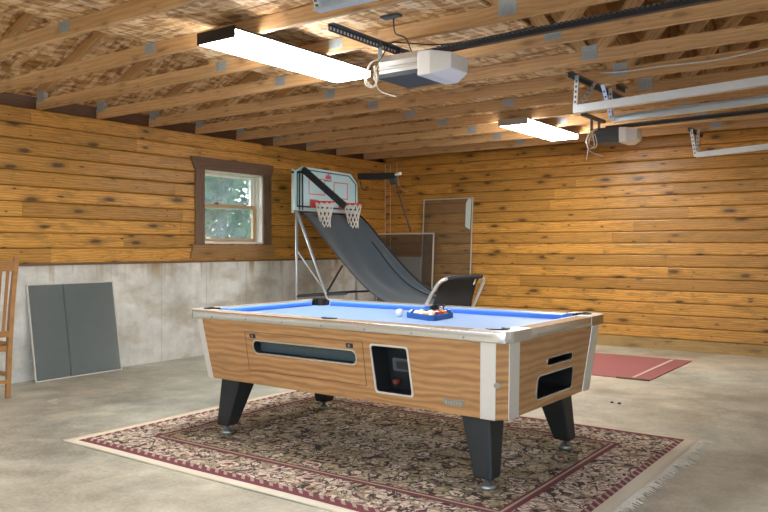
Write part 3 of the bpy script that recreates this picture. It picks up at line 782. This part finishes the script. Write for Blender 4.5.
# coin slide inside recess
m = MB(); slab(rpoly(.38, .51, .54, .61, .01), yw, -.125, -.09, M['darkgrey'], 'coin_slide', tb)
slab(rpoly(.41, .49, .555, .595, .006), yw, -.09, -.082, M['black'], 'coin_slot', tb)
slab(rpoly(.37, .395, .465, .49, .006), yw, -.125, -.09, plain('coin return button', (.25, .05, .04), .4), 'coin_return', tb)
# corner strips (two per corner)
for sx in (-1, 1):
    for sy in (-1, 1):
        for kind in (0, 1):
            m = MB(); pts = []
            for z in (ZB-.002, ZT):
                a, b_ = half(z); c = .045; d = .004; w = (.082 if sx > 0 else .045) if kind == 0 else .105
                if kind == 0: xs = [(a-c-w, b_-.002), (a-c, b_-.002), (a-c, b_+d), (a-c-w, b_+d)]
                else: xs = [(a-.002, b_-c-w), (a-.002, b_-c), (a+d, b_-c), (a+d, b_-c-w)]
                pts += [(sx*p, sy*q, z) for p, q in xs]
            m.poly8(pts, g=2); m.build('corner_strip', M['trimstrip'], tb, .0015)
# rail cap
PCX, PCY, PR = 1.02, .516, .057
m = MB(); m.prism(rrect(1.135, .632, .075, 8), .762, .786, r=.3); cap = m.build('rail_top', [M['railwood'], M['black']], tb)
def cyl(x, y, r_, z0, z1):
    mm = MB(); mm.prism(arc(x, y, r_, 0, 2*PI*47/48, 47), z0, z1, mi=0); return mm
def inner(): mm = MB(); mm.box(-1.050, 1.050, -.545, .545, .70, .90); return mm.build('cut', M['black'])
PK = [(sx*PCX, sy*PCY, PR) for sx in (-1, 1) for sy in (-1, 1)] + [(0, sy*.556, .048) for sy in (-1, 1)]
def pcut(): return [cyl(x, y, r_, .60, .95).build('cut', M['black']) for x, y, r_ in PK]
boolean(cap, [inner()] + pcut())
# aluminium side trim below the cap, all the way round
def loop_band(z0, z1, ho, hi_, r_):
    mm = MB(); A = rrect(ho[0], ho[1], r_, 8); B = rrect(hi_[0], hi_[1], max(r_-.012, .01), 8); n = len(A)
    mm.v += [(x, y, z0) for x, y in A] + [(x, y, z1) for x, y in A] + [(x, y, z1) for x, y in B] + [(x, y, z0) for x, y in B]
    for i in range(n):
        j = (i+1) % n
        for k in range(4): a = k*n; b_ = ((k+1) % 4)*n; mm.face((a+i, a+j, b_+j, b_+i), None, .5, 0, True)
    return mm
loop_band(.737, .7835, (1.1365, .6335), (1.085, .59), .076).build('rail_trim', M['chrome'], tb, .002)
# corner castings: bright caps wrapping every corner
for sx in (-1, 1):
    for sy in (-1, 1):
        A = [(1.138-.21, .632)] + [(x, y) for x, y in arc(1.138-.078, .632-.078, .078, PI/2, 0, 8)] + [(1.138, .635-.25)]
        B = [(1.138-.21, .609)] + [(x, y) for x, y in arc(1.138-.078, .632-.078, .055, PI/2, 0, 8)] + [(1.115, .635-.25)]
        m = MB(); n = len(A); P_ = []
        for z in (.733, .7875):
            P_.append([(sx*x, sy*y, z) for x, y in A + B[::-1]])
        m.loft(P_); m.build('corner_casting', plain('corner chrome', (.62, .63, .63), .14, 1) if 'cc' not in M else M['cc'], tb, .002)
        M['cc'] = bpy.data.materials['corner chrome']
        for bx, by in (((1.138-.12)*sx, .6325*sy), (1.1155*sx, (.632-.12)*sy)):
            pass
for q in range(7):
    x = -.9+q*.3
    mm = MB(); mm.tube([(x, -.6305, .750), (x, -.6345, .750)], .006, 10); mm.build('rail_screw', M['badge'], tb)
for y in (-.3, 0, .3):
    mm = MB(); mm.tube([(1.1335, y, .750), (1.1375, y, .750)], .006, 10); mm.build('rail_screw', M['badge'], tb)
# playing bed
m = MB(); m.box(-1.053, 1.053, -.548, .548, .722, .748); bed = m.build('playing_cloth', [M['cloth'], M['black']], tb); boolean(bed, pcut())
# cushions
def cushion(p, q, inn, m0, m1):
    """p,q along the rail at its inner edge; inn = inward unit"""
    p, q, inn = Vector((*p, 0)), Vector((*q, 0)), Vector((*inn, 0)); d = (q-p).normalized()
    prof = [(0, .785), (.028, .785), (.048, .780), (.050, .775), (.030, .7485), (0, .7485)]
    mm = MB(); mm.loft([[p+inn*a+d*(a*m0)+Vector((0, 0, z)) for a, z in prof], [q+inn*a-d*(a*m1)+Vector((0, 0, z)) for a, z in prof]])
    return mm.build('cushion', M['cloth'], tb)
ex, ey = 1.051, .546
for sy in (-1, 1):
    cushion((-ex+.095, sy*ey), (-.058, sy*ey), (0, -sy), 1.0, .5); cushion((.058, sy*ey), (ex-.095, sy*ey), (0, -sy), .5, 1.0)
for sx in (-1, 1): cushion((sx*ex, -ey+.095), (sx*ex, ey-.095), (-sx, 0), 1., 1.)
# pockets: black liners
for i, (x, y, r_) in enumerate(PK):
    m = MB(); n = 28
    a0 = math.atan2(-y, -x) if i < 4 else math.atan2(-y, 0)
    span = PI*1.32 if i < 4 else PI*1.05
    A = arc(x, y, r_-.001, a0+PI-span/2, a0+PI+span/2, n); B = arc(x, y, r_-.010, a0+PI-span/2, a0+PI+span/2, n)
    m.loft([[(p[0], p[1], z) for p in A+B[::-1]] for z in ((.66 if i < 4 else .739), .791)]); 
    m.prism(arc(x, y, r_-.002, 0, 2*PI*23/24, 23), *((.655, .665) if i < 4 else (.7385, .7395)))
    # raised back lip
    C_ = arc(x, y, r_+.004, a0+PI-span*.30, a0+PI+span*.30, n); 
    m.loft([[(p[0], p[1], z) for p in C_+arc(x, y, r_-.010, a0+PI-span*.30, a0+PI+span*.30, n)[::-1]] for z in (.780, .7935)])
    m.build('pocket_liner', M['black'], tb)
for x in (-.495, .495):
    pass
# maker's badge: embossed plate with worn raised lettering strokes
bp = slab([(.735, .432), (.75, .450), (.80, .445), (.865, .448), (.858, .426), (.84, .414), (.755, .416)], yw, -.001, .003, M['badge'], 'badge', tb)
m = MB()
for k_ in range(6):
    x = .755+k_*.016; slab([(x, .422), (x+.005, .422), (x+.009, .438), (x+.004, .438)], yw, .003, .005, None, None, None, m)
m.build('badge_lettering', M['chrome'], bp)
# small lock on corner
m = MB(); m.tube([(1.030, -.555, .545), (1.053, -.578, .545)], .014, 12); m.build('corner_lock', M['badge'], tb)
# legs
for sx in (-1, 1):
    for sy in (-1, 1):
        m = MB(); z0, z1 = .066, ZB+.002
        bx0, bx1, by0, by1 = .890, .990, .420, .518
        tx0, tx1, ty0, ty1 = .80, .968, .335, .495
        P_ = [(bx0, by0, z0), (bx1, by0, z0), (bx1, by1, z0), (bx0, by1, z0), (tx0, ty0, z1), (tx1, ty0, z1), (tx1, ty1, z1), (tx0, ty1, z1)]
        m.poly8([(sx*a, sy*b_, c) for a, b_, c in P_], g=2); lg = m.build('leg', M['legblack'], tb, .012, segs=3)
        m = MB(); c = (sx*.943, sy*.468, 0)
        m.lathe([(0, FZ+.001), (.042, FZ+.001), (.045, FZ+.012), (.030, FZ+.024), (.014, FZ+.03), (.014, .07), (0, .07)], 24, c)
        m.build('leveler_foot', M['badge'], lg)

# bright top plates round the corner pockets
for sx in (-1, 1):
    for sy in (-1, 1):
        m = MB(); pl = [(1.138-.21, .634)] + [(x, y) for x, y in arc(1.138-.078, .634-.078, .078, PI/2, 0, 8)] + [(1.138, .635-.25), (1.04, .635-.25), (1.04, .545), (1.138-.21, .545)]
        m.prism([(sx*x, sy*y) for x, y in pl], .7855, .7885); cp = m.build('corner_plate', [M['trimstrip'], M['black']], tb)
        boolean(cp, [cyl(sx*PCX, sy*PCY, PR, .7, .9).build('cut', M['black'])])
for c in tb.children:
    if c.name.split('.')[0] in ('rail_top', 'rail_trim', 'corner_casting', 'corner_plate', 'rail_screw', 'playing_cloth', 'cushion', 'pocket_liner'): c.location.z += .018

# rack and balls
c_, s_ = math.cos(TA), math.sin(TA)
RC = Vector((4.108, -5.245)); ra = math.radians(-54.3+1)     # corner towards the camera
def tri(R, n=3): return [(R*math.cos(ra+k*2*PI/3), R*math.sin(ra+k*2*PI/3)) for k in range(3)]
def rtri(R, r_):
    out = []
    for k in range(3):
        a = ra+k*2*PI/3; cx, cy = (R-2*r_)*math.cos(a), (R-2*r_)*math.sin(a); out += arc(cx, cy, r_, a-PI/3, a+PI/3, 6)
    return out
rk = thing('ball_rack', 'blue triangular plastic rack full of balls on the felt', 'ball rack', (RC.x, RC.y, .7662))
A, B = rtri(.190, .03), rtri(.178, .022); n = len(A); m = MB()
m.v += [(x, y, 0) for x, y in A]+[(x, y, .034) for x, y in A]+[(x, y, .034) for x, y in B]+[(x, y, 0) for x, y in B]
for i in range(n):
    j = (i+1) % n
    for k in range(4): a = k*n; b_ = ((k+1) % 4)*n; m.face((a+i, a+j, b_+j, b_+i), None, .5, 0, False)
m.build('frame', M['rackblue'], rk, .002)
def ball_mat(nm, col, stripe):
    m_, nt, b_, _ = newmat(nm); g = NG(nt); x, y, z = g.sep(g.obj())
    cream = (.80, .76, .66)
    if stripe:
        f = g.math('LESS_THAN', g.math('ABSOLUTE', g.math('ADD', z, g.math('MULTIPLY', x, .3))), .013); c = g.mix(f, cream, col)
    else:
        f = g.math('GREATER_THAN', g.math('ADD', g.math('MULTIPLY', y, -.6), g.math('MULTIPLY', z, .8)), .0262); c = g.mix(f, col, cream)
    g.l(c, b_.inputs['Base Color']); b_.inputs['Roughness'].default_value = .12; b_.inputs['Coat Weight'].default_value = .5; return m_
cols = {'yellow': (.75, .50, .08), 'blue': (.03, .08, .35), 'red': (.55, .05, .04), 'purple': (.16, .05, .22), 'orange': (.75, .25, .05), 'green': (.03, .22, .09), 'maroon': (.28, .04, .05)}
def ball(x, y, z, mat, label, group=None):
    m = MB(); R = .0262; n = 12
    m.lathe([(R*math.sin(PI*i/n) if 0 < i < n else .0001, -R*math.cos(PI*i/n)) for i in range(n+1)], 20)
    o = m.build('pool_ball', mat, None, loc=(x, y, z)); o.rotation_euler = (random.uniform(-.6, .6), random.uniform(-.6, .6), random.uniform(0, 6)); return tag(o, label, 'pool ball', group)
order = [('red', 1), ('orange', 1), ('maroon', 1), ('yellow', 1), ('purple', 1), ('red', 0), ('green', 1), ('black', 0), ('maroon', 0), ('orange', 0), ('blue', 1), ('yellow', 0), ('green', 0), ('purple', 0), ('blue', 0)]
random.seed(21); seen = {}
d1 = Vector((math.cos(ra), math.sin(ra))); side_ = Vector((-d1.y, d1.x)); D = .0530; idx = 0
rows = ['at the near corner of the rack', 'in the second row of the rack', 'in the middle row of the rack', 'in the fourth row of the rack', 'in the back row of the rack']
BM = {}
for row in range(5):
    for k in range(row+1):
        p = RC + d1*(.1224 - row*D*.866) + side_*((k-row/2)*D)
        cn, st = order[idx]; idx += 1
        col = cols.get(cn, (.015, .015, .015)); key = (cn, st)
        if key not in BM: BM[key] = ball_mat(f'{cn} {"striped" if st else "solid"} ball', col, st)
        pos = rows[row] + ('' if row == 0 else (', left end' if k == 0 else ', right end' if k == row else ''))
        ball(p.x, p.y, .7662+.0263, BM[key], f'{"white-and-" if st else ""}{cn} {"striped" if st else "solid"} pool ball {pos}', 'pool balls in the rack')
ball(3.897, -5.272, .7925, plain('cue ball', (.84, .82, .74), .12), 'plain white cue ball beside the left corner of the blue rack')
for (x, y, r_, w_) in ((4.573, -3.373, .013, 'left'), (4.632, -3.378, .015, 'right')):
    m = MB(); m.lathe([(.0005, 0), (r_, .001), (r_*.9, .008), (r_*.4, .013), (.0005, .014)], 7); o = m.build('pebble', M['darkgrey'], None, loc=(x, y, 0)); tag(o, 'tiny dark bit of grit on the bare floor, %s one of the pair' % w_, 'grit')

# ------------------------------------------------------------------ insect screens leaning on walls
def screen(name, loc, w, h, rx, rz, mesh, label, mull=None, fw=.018, fmat='screenframe', tagpl=False):
    t = thing(name, label, 'window screen', loc, rz); t.rotation_euler = (rx, 0, rz)
    m = MB()
    m.box(0, fw, -.006, .006, 0, h); m.box(w-fw, w, -.006, .006, 0, h); m.box(fw, w-fw, -.006, .006, 0, fw); m.box(fw, w-fw, -.006, .006, h-fw, h)
    m.build('frame', M[fmat], t, .002)
    MB().box(fw*.8, w-fw*.8, -.0012, .0012, fw*.8, h-fw*.8).build('mesh', M[mesh], t)
    if mull: MB().box(mull-.004, mull+.004, -.004, .004, fw, h-fw).build('mullion', M['darkgrey'], t)
    if tagpl: 
        m = MB(); m.prism([(w-.105, h-.40), (w-.03, h-.44), (w-.02, h-.02), (w-.075, h-.02), (w-.105, h-.08)], -.011, -.0075, xf=lambda x, y, z: (x, z, y)); m.build('paper_tag', M['ratecard'], t)
    return t
# against concrete wall: bottom at x=.155, top touches the wall
ang = math.atan2(.15, .865)
screen('window_screen', (.165, -5.50, .004), .885, .875, 0, 0, 'screen_dense', 'square grey window screen leaning on the concrete wall beside the chair', .35, .012)
scr = bpy.data.objects['window_screen']
scr.rotation_euler = (Matrix.Rotation(-ang, 3, 'Y') @ Matrix.Rotation(PI/2, 3, 'Z')).to_euler()
# against plank wall
screen('window_screen', (.70, -.15, .004), .80, 1.875, -.065, 0, 'screen_light', 'tall insect screen with a paper tag leaning on the plank wall', None, .015, 'screenframe', True)
screen('window_screen', (-.0+.04, -.30, .004), .955, 1.395, -.06, 0, 'screen_mid', 'shorter dark insect screen leaning in the corner before the tall one', None, .018)
m = MB(); m.box(0, .53, -.01, .01, 0, 1.06); gb = m.build('grey_board', M['greyboard'], None, .003, loc=(.20, -.20, .003)); gb.rotation_euler.x = -.07
tag(gb, 'flat grey board standing behind the shorter insect screen', 'board')

# ------------------------------------------------------------------ basketball arcade game
bg = thing('basketball_arcade_game', 'folding two-hoop basketball arcade game with charcoal ball ramp', 'arcade game', (0.5, -1.9, 0))
def P(x, y, z): return (x-.5, y+1.9, z)
YA, YB = -2.47, -1.33
# backboard
m = MB(); bpoly = [(-2.515, 1.63), (-1.315, 1.63), (-1.315, 2.02), (-1.46, 2.135), (-2.37, 2.155), (-2.515, 2.09)]
m.prism(bpoly, .485, .51, xf=lambda y, z, x: P(x, y, z)); bb = m.build('backboard', M['board'], bg, .003)
def inset(poly, d):
    cy = sum(p[0] for p in poly)/len(poly); cz = sum(p[1] for p in poly)/len(poly)
    hy_ = .6; hz_ = .26
    return [(cy+(a-cy)*(1-d/hy_), cz+(b_-cz)*(1-d/hz_)) for a, b_ in poly]
def strip_ring(poly, d0, d1, x0, x1, mat, name):
    A, B = inset(poly, d0), inset(poly, d1); mm = MB(); n = len(A)
    mm.v += [P(x1, a, b_) for a, b_ in A]+[P(x1, a, b_) for a, b_ in B]+[P(x0, a, b_) for a, b_ in A]+[P(x0, a, b_) for a, b_ in B]
    for i in range(n): j = (i+1) % n; mm.face((i, j, n+j, n+i)); mm.face((i, j, 2*n+j, 2*n+i)); mm.face((n+i, n+j, 3*n+j, 3*n+i))
    return mm.build(name, mat, bb)
strip_ring(bpoly, .034, .050, .509, .5115, M['navy'], 'border_line')
def rect_ring(y0, y1, z0, z1, w, mat, name):
    mm = MB()
    for a, b_, c, d in ((y0, y1, z0, z0+w), (y0, y1, z1-w, z1), (y0, y0+w, z0+w, z1-w), (y1-w, y1, z0+w, z1-w)):
        mm.v and None
        mm.poly8([P(.510, a, c), P(.5125, a, c), P(.5125, b_, c), P(.510, b_, c), P(.510, a, d), P(.5125, a, d), P(.5125, b_, d), P(.510, b_, d)])
    return mm.build(name, mat, bb)
rect_ring(-2.27, -1.97, 1.83, 2.03, .012, M['pinkred'], 'target_square')
rect_ring(-1.80, -1.52, 1.80, 2.01, .012, M['pinkred'], 'target_square')
# emblem: small red triangular flame of three peaks above a dash of lettering
m = MB()
for a, b_, c in (((-1.965, 2.035), (-1.915, 2.035), (-1.94, 2.10)), ((-1.935, 2.035), (-1.875, 2.035), (-1.905, 2.125)), ((-1.895, 2.035), (-1.845, 2.035), (-1.870, 2.10))):
    m.prism([a, b_, c], .511, .514, xf=lambda y, z, x: P(x, y, z))
m.build('emblem', M['pinkred'], bb)
m = MB()
for k in range(6): m.prism([(-1.965+k*.021, 2.008), (-1.952+k*.021, 2.008), (-1.952+k*.021, 2.024), (-1.965+k*.021, 2.024)], .511, .5135, xf=lambda y, z, x: P(x, y, z))
m.build('emblem_lettering', M['navy'], bb)
# side frame strips at the left end
m = MB()
m.tube([P(.47, YA-.035, 1.60), P(.47, YA-.035, 2.12)], .017, 10); m.build('board_post', M['white'], bg)
for yy in (-2.455, -2.40): 
    m = MB(); m.box(*[0]*0) if False else None
    m.tube([P(.53, yy, 1.64), P(.53, yy, 2.10)], .008, 8); m.build('board_rod', M['blackmetal'], bg)
m = MB(); m.tube([P(.45, YB+.03, 1.60), P(.45, YB+.03, 2.0)], .017, 10); m.build('board_post', M['tube'], bg)
m = MB(); m.tube([P(.48, YA-.06, 2.075), P(.54, YA+.12, 2.09)], .014, 8); m.build('corner_knuckle', M['blackmetal'], bg)
# swing arms
m = MB(); m.beam(P(.52, -2.38, 2.12), P(1.15, -2.38, 1.665), .05, .075); m.build('padded_arm', M['fabricdark'], bg, .01)
m = MB(); m.loft([[P(.54, -1.33+a, 2.118+b_) for a, b_ in ((-.03, -.045), (.03, -.045), (.03, .035), (-.03, .035))],
                  [P(1.12, -1.33+a, 2.092+b_) for a, b_ in ((-.03, -.045), (.03, -.045), (.03, .035), (-.03, .035))]])
m.build('padded_arm', M['fabricdark'], bg, .01)
m = MB(); m.tube([P(1.10, -1.33, 2.10), P(1.20, -1.33, 2.115)], .02, 10); m.build('arm_tip', M['white'], bg)
m = MB(); m.poly8([P(1.06, -1.36, 1.98), P(1.12, -1.36, 2.0), P(1.12, -1.30, 2.0), P(1.06, -1.30, 1.98), P(1.04, -1.36, 2.06), P(1.14, -1.36, 2.06), P(1.14, -1.30, 2.06), P(1.04, -1.30, 2.06)]); m.build('arm_bracket', M['darkgrey'], bg, .004)
m = MB(); m.tube(smooth([P(1.12, -1.33, 2.02), P(1.17, -1.32, 1.85), P(1.24, -1.30, 1.62), P(1.31, -1.28, 1.40)]), .009, 6); m.build('tension_cord', M['cordblack'], bg)
m = MB(); m.tube(smooth([P(.56, -1.33, 2.06), P(.60, -1.33, 1.95), P(.68, -1.33, 1.93)]), .006, 6); m.build('tension_cord', M['cordblack'], bg)
# hoops with nets
def hoop(cy, cz):
    cx = .685; R = .112
    m = MB(); m.tube([P(cx+R*math.cos(t), cy+R*math.sin(t), cz) for t in [2*PI*i/28 for i in range(28)]], .009, 8, closed=True)
    rim = m.build('rim', M['red'], bg)
    m = MB(); m.poly8([P(.510, cy-.07, cz-.06), P(.515, cy-.07, cz-.06), P(.515, cy+.07, cz-.06), P(.510, cy+.07, cz-.06), P(.510, cy-.07, cz+.04), P(.58, cy-.045, cz+.012), P(.58, cy+.045, cz+.012), P(.510, cy+.07, cz+.04)])
    m.build('rim_bracket', M['red'], rim, .003)
    m = MB(); N = 10; lv = [(0, R), (-.07, R*.86), (-.135, R*.72), (-.195, R*.62), (-.25, R*.58), (-.30, R*.62)]
    def pt(k, h): r_ = lv[h][1]; t = 2*PI*(k+.5*(h % 2))/N; return P(cx+r_*math.cos(t), cy+r_*math.sin(t), cz+lv[h][0])
    for k in range(N):
        for h in range(len(lv)-1):
            k2 = k if h % 2 == 0 else k+1
            m.tube([pt(k, h), pt(k2 if h % 2 else k, h+1)], .0055, 5, caps=False)
            m.tube([pt(k, h), pt((k-1) if h % 2 == 0 else k, h+1)], .0055, 5, caps=False)
    m.build('net', M['net'], rim)
hoop(-2.18, 1.735); hoop(-1.635, 1.735)
# steel frame
def ftube(pts, name='frame_tube', r_=.019, mat='tube'):
    m = MB(); m.tube([P(*p) for p in pts], r_, 10); return m.build(name, M[mat], bg)
for yy in (YA, YB):
    ftube([(.50, yy, .0), (.50, yy, 1.62)]); ftube([(.515, yy-.0, 1.60), (.98, yy, .596), (1.262, yy, 0.0)])
    ftube([(.50, yy, .62), (1.25, yy, .68)], r_=.014, mat='darkgrey')
ftube([(.50, YA, .625), (.50, YB, .625)], r_=.016, mat='darkgrey'); ftube([(.50, YA, 1.165), (.93, YA, .70)], r_=.012)
ftube([(.93, YA+.02, .66), (.50, -1.62, .96)], r_=.012, mat='darkgrey')
ftube([(.50, YA, 1.60), (.50, YB, 1.60)], r_=.02, mat='blackmetal')
ftube([(.50, YA, .03), (2.0, YA, .03)]); ftube([(.50, YB, .03), (2.0, YB, .03)])
for yy in (YA+.3, YB-.1): ftube([(2.02, yy, .0), (2.08, yy+.02, .57)])
# ramp fabric with sag and folds
cur = [(.565, 1.60), (.72, 1.47), (.90, 1.28), (1.05, 1.12), (1.19, .975), (1.36, .83), (1.55, .71), (1.80, .60), (2.02, .54)]
C3 = smooth([(a, 0, b_) for a, b_ in cur], 5); m = MB(); NV = 28; nU = len(C3)
for i, p in enumerate(C3):
    u = i/(nU-1)
    for j in range(NV+1):
        v = j/NV; y = YA+.04 + (YB-YA-.06)*v
        sag = -.10*math.sin(PI*v)*math.sin(PI*u)**.8
        fold = .018*math.sin(v*17+u*3)*math.sin(PI*min(1, u*1.2)) + .03*math.exp(-((v-.80-.06*u)/.05)**2)*u + .012*math.sin(v*6-u*9)
        bul = .05*math.sin(PI*u*1.0)*(v if v > .8 else 0)*0
        m.v.append(P(p.x+sag*.45, y, p.z+sag*.6+fold*(.4+u)+.03*v*math.sin(PI*u)))
for i in range(nU-1):
    for j in range(NV): a = i*(NV+1)+j; m.face((a, a+1, a+NV+2, a+NV+1), None, 0, 0, True)
rp = m.build('ball_ramp', M['fabric'], bg); md = rp.modifiers.new('s', 'SOLIDIFY'); md.thickness = .006
edge = [Vector(m.v[i*(NV+1)+NV]) + Vector((0, .004, .012)) for i in range(nU)]
mm = MB(); mm.tube(edge, .013, 8); mm.build('ramp_piping', M['fabricdark'], rp)
edge = [Vector(m.v[i*(NV+1)+int(NV*.84)]) + Vector((0, 0, .004)) for i in range(int(nU*.28), nU)]
mm = MB(); mm.tube(edge, .009, 8); mm.build('ramp_seam', M['fabricdark'], rp)
# front arch with black sling
arch = [(2.02, -2.20, .30), (2.08, -2.115, .575), (2.17, -2.07, .76), (2.20, -2.03, .815), (2.22, -1.95, .845), (2.22, -1.80, .855), (2.22, -1.20, .850), (2.22, -1.11, .84), (2.215, -1.06, .80), (2.18, -1.055, .72), (2.08, -1.065, .50), (2.0, -1.075, .30)]
m = MB(); m.tube([P(*p) for p in smooth(arch, 5)], .021, 10); m.build('front_arch', M['tube'], bg)
m = MB(); L_ = []
rows_ = [(2.09, -2.06, -1.19, .30), (2.12, -2.05, -1.18, .55), (2.17, -2.0, -1.17, .75), (2.205, -1.93, -1.16, .825), (2.225, -1.90, -1.16, .852)]
for x, a, b_, z in rows_:
    for j in range(13):
        v = j/12; m.v.append(P(x-.06*math.sin(PI*v)*(0.86-z)*1.5, a+(b_-a)*v, z + .004*math.sin(v*9)))
for i in range(4):
    for j in range(12): a = i*13+j; m.face((a, a+1, a+14, a+13), None, 0, 0, True)
sl = m.build('front_sling', M['fabricdark'], bg); md = sl.modifiers.new('s', 'SOLIDIFY'); md.thickness = .006
m = MB(); m.tube([P(*p) for p in smooth([(2.222, -1.93, .848), (2.224, -1.6, .858), (2.224, -1.13, .852)], 4)], .024, 10); m.build('padded_sleeve', M['fabricdark'], bg)
m = MB(); m.poly8([P(2.20, -1.30, .76), P(2.212, -1.30, .76), P(2.212, -1.265, .77), P(2.20, -1.265, .77), P(2.215, -1.28, .82), P(2.222, -1.28, .82), P(2.222, -1.25, .825), P(2.215, -1.25, .825)]); m.build('care_label', M['white'], sl)
for yy in (YA, YB): ftube([(.53, yy-.0, 0.0), (.47, yy, 0.0)], 'rubber_foot', .022, 'black') if False else None

# ------------------------------------------------------------------ chair at the left edge
ch = thing('wooden_chair', 'brown wooden slat-back chair cut off by the left edge', 'chair', (.62, -5.985, 0), 0)
def cb(name, pts, mat='chairwood', bevel=.004, parent=ch): m = MB(); m.poly8(pts, g=2); return m.build(name, M[mat], parent, bevel)
def post(y):
    m = MB(); secs = []
    for x, z, w in ((-.01, 0, .030), (.0, .22, .036), (.015, .44, .042), (.05, .75, .040), (.118, 1.125, .034)):
        secs.append([(x-w/2, y-.018, z), (x+w/2, y-.018, z), (x+w/2, y+.018, z), (x-w/2, y+.018, z)])
    m.loft(secs, g=2); return m
post(0).build('back_leg', M['chairwood'], ch, .004); post(-.46).build('back_leg', M['chairwood'], ch, .004)
for yy in (.0, -.44):
    m = MB(); m.box(-.44, -.40, yy-.02, yy+.02, 0, .42); m.build('front_leg', M['chairwood'], ch, .004)
m = MB(); m.box(-.46, -.02, -.485, .025, .42, .445); m.build('seat', M['chairwood'], ch, .01)
m = MB(); m.box(-.012, .012, -.44, -.018, .375, .42); m.box(-.42, -.02, -.012, .008, .365, .42); m.box(-.42, -.02, -.46, -.44, .365, .42); m.build('seat_apron', M['chairwood'], ch, .003)
m = MB(); m.box(-.42, -.0, -.01, .01, .17, .205); m.box(-.42, 0, -.455, -.435, .17, .205); m.box(-.005, .012, -.445, -.015, .12, .15); m.build('stretcher', M['chairwood'], ch, .003)
m = MB(); m.box(.02, .042, -.445, -.015, .49, .54); m.build('lower_rail', M['chairwood'], ch, .004)
m = MB(); m.poly8([(.092, -.445, 1.01), (.114, -.445, 1.01), (.114, -.015, 1.01), (.092, -.015, 1.01), (.103, -.445, 1.09), (.125, -.445, 1.09), (.125, -.015, 1.09), (.103, -.015, 1.09)], g=1); m.build('top_rail', M['chairwood'], ch, .006)
for k in range(7):
    y = -.06-k*.057; m = MB(); m.poly8([(.026, y-.012, .535), (.038, y-.012, .535), (.038, y+.012, .535), (.026, y+.012, .535), (.098, y-.012, 1.015), (.110, y-.012, 1.015), (.110, y+.012, 1.015), (.098, y+.012, 1.015)], g=2); m.build('slat', M['chairwood'], ch, .003)

# ------------------------------------------------------------------ sky, camera, colour
wd = bpy.data.worlds.new('sky'); S.world = wd; wd.use_nodes = True; nt = wd.node_tree; nt.nodes.clear()
o = nt.nodes.new('ShaderNodeOutputWorld'); bgN = nt.nodes.new('ShaderNodeBackground'); sk = nt.nodes.new('ShaderNodeTexSky')
sk.sky_type = 'NISHITA'; sk.sun_elevation = math.radians(48); sk.sun_rotation = math.radians(250); sk.sun_disc = False; sk.air_density = 1.2; sk.dust_density = 2
nt.links.new(sk.outputs[0], bgN.inputs[0]); bgN.inputs[1].default_value = .9; nt.links.new(bgN.outputs[0], o.inputs[0])

cam = bpy.data.cameras.new('camera'); co = bpy.data.objects.new('camera', cam); COL.objects.link(co)
co.location = (6.59, -9.18, 1.2); co.rotation_euler = (PI/2, 0, math.radians(35.728)); cam.sensor_width = 36; cam.lens = 766/768*36
cam.shift_y = -9/768; cam.clip_start = .05; cam.clip_end = 200; S.camera = co

S.view_settings.view_transform = 'Standard'; S.view_settings.look = 'None'; S.view_settings.gamma = 1; S.view_settings.use_curve_mapping = False
S.view_settings.exposure = 0.92
S.cycles.use_denoising = True
S.cycles.max_bounces = 10; S.cycles.diffuse_bounces = 6; S.cycles.transparent_max_bounces = 16
S.cycles.sample_clamp_indirect = 6
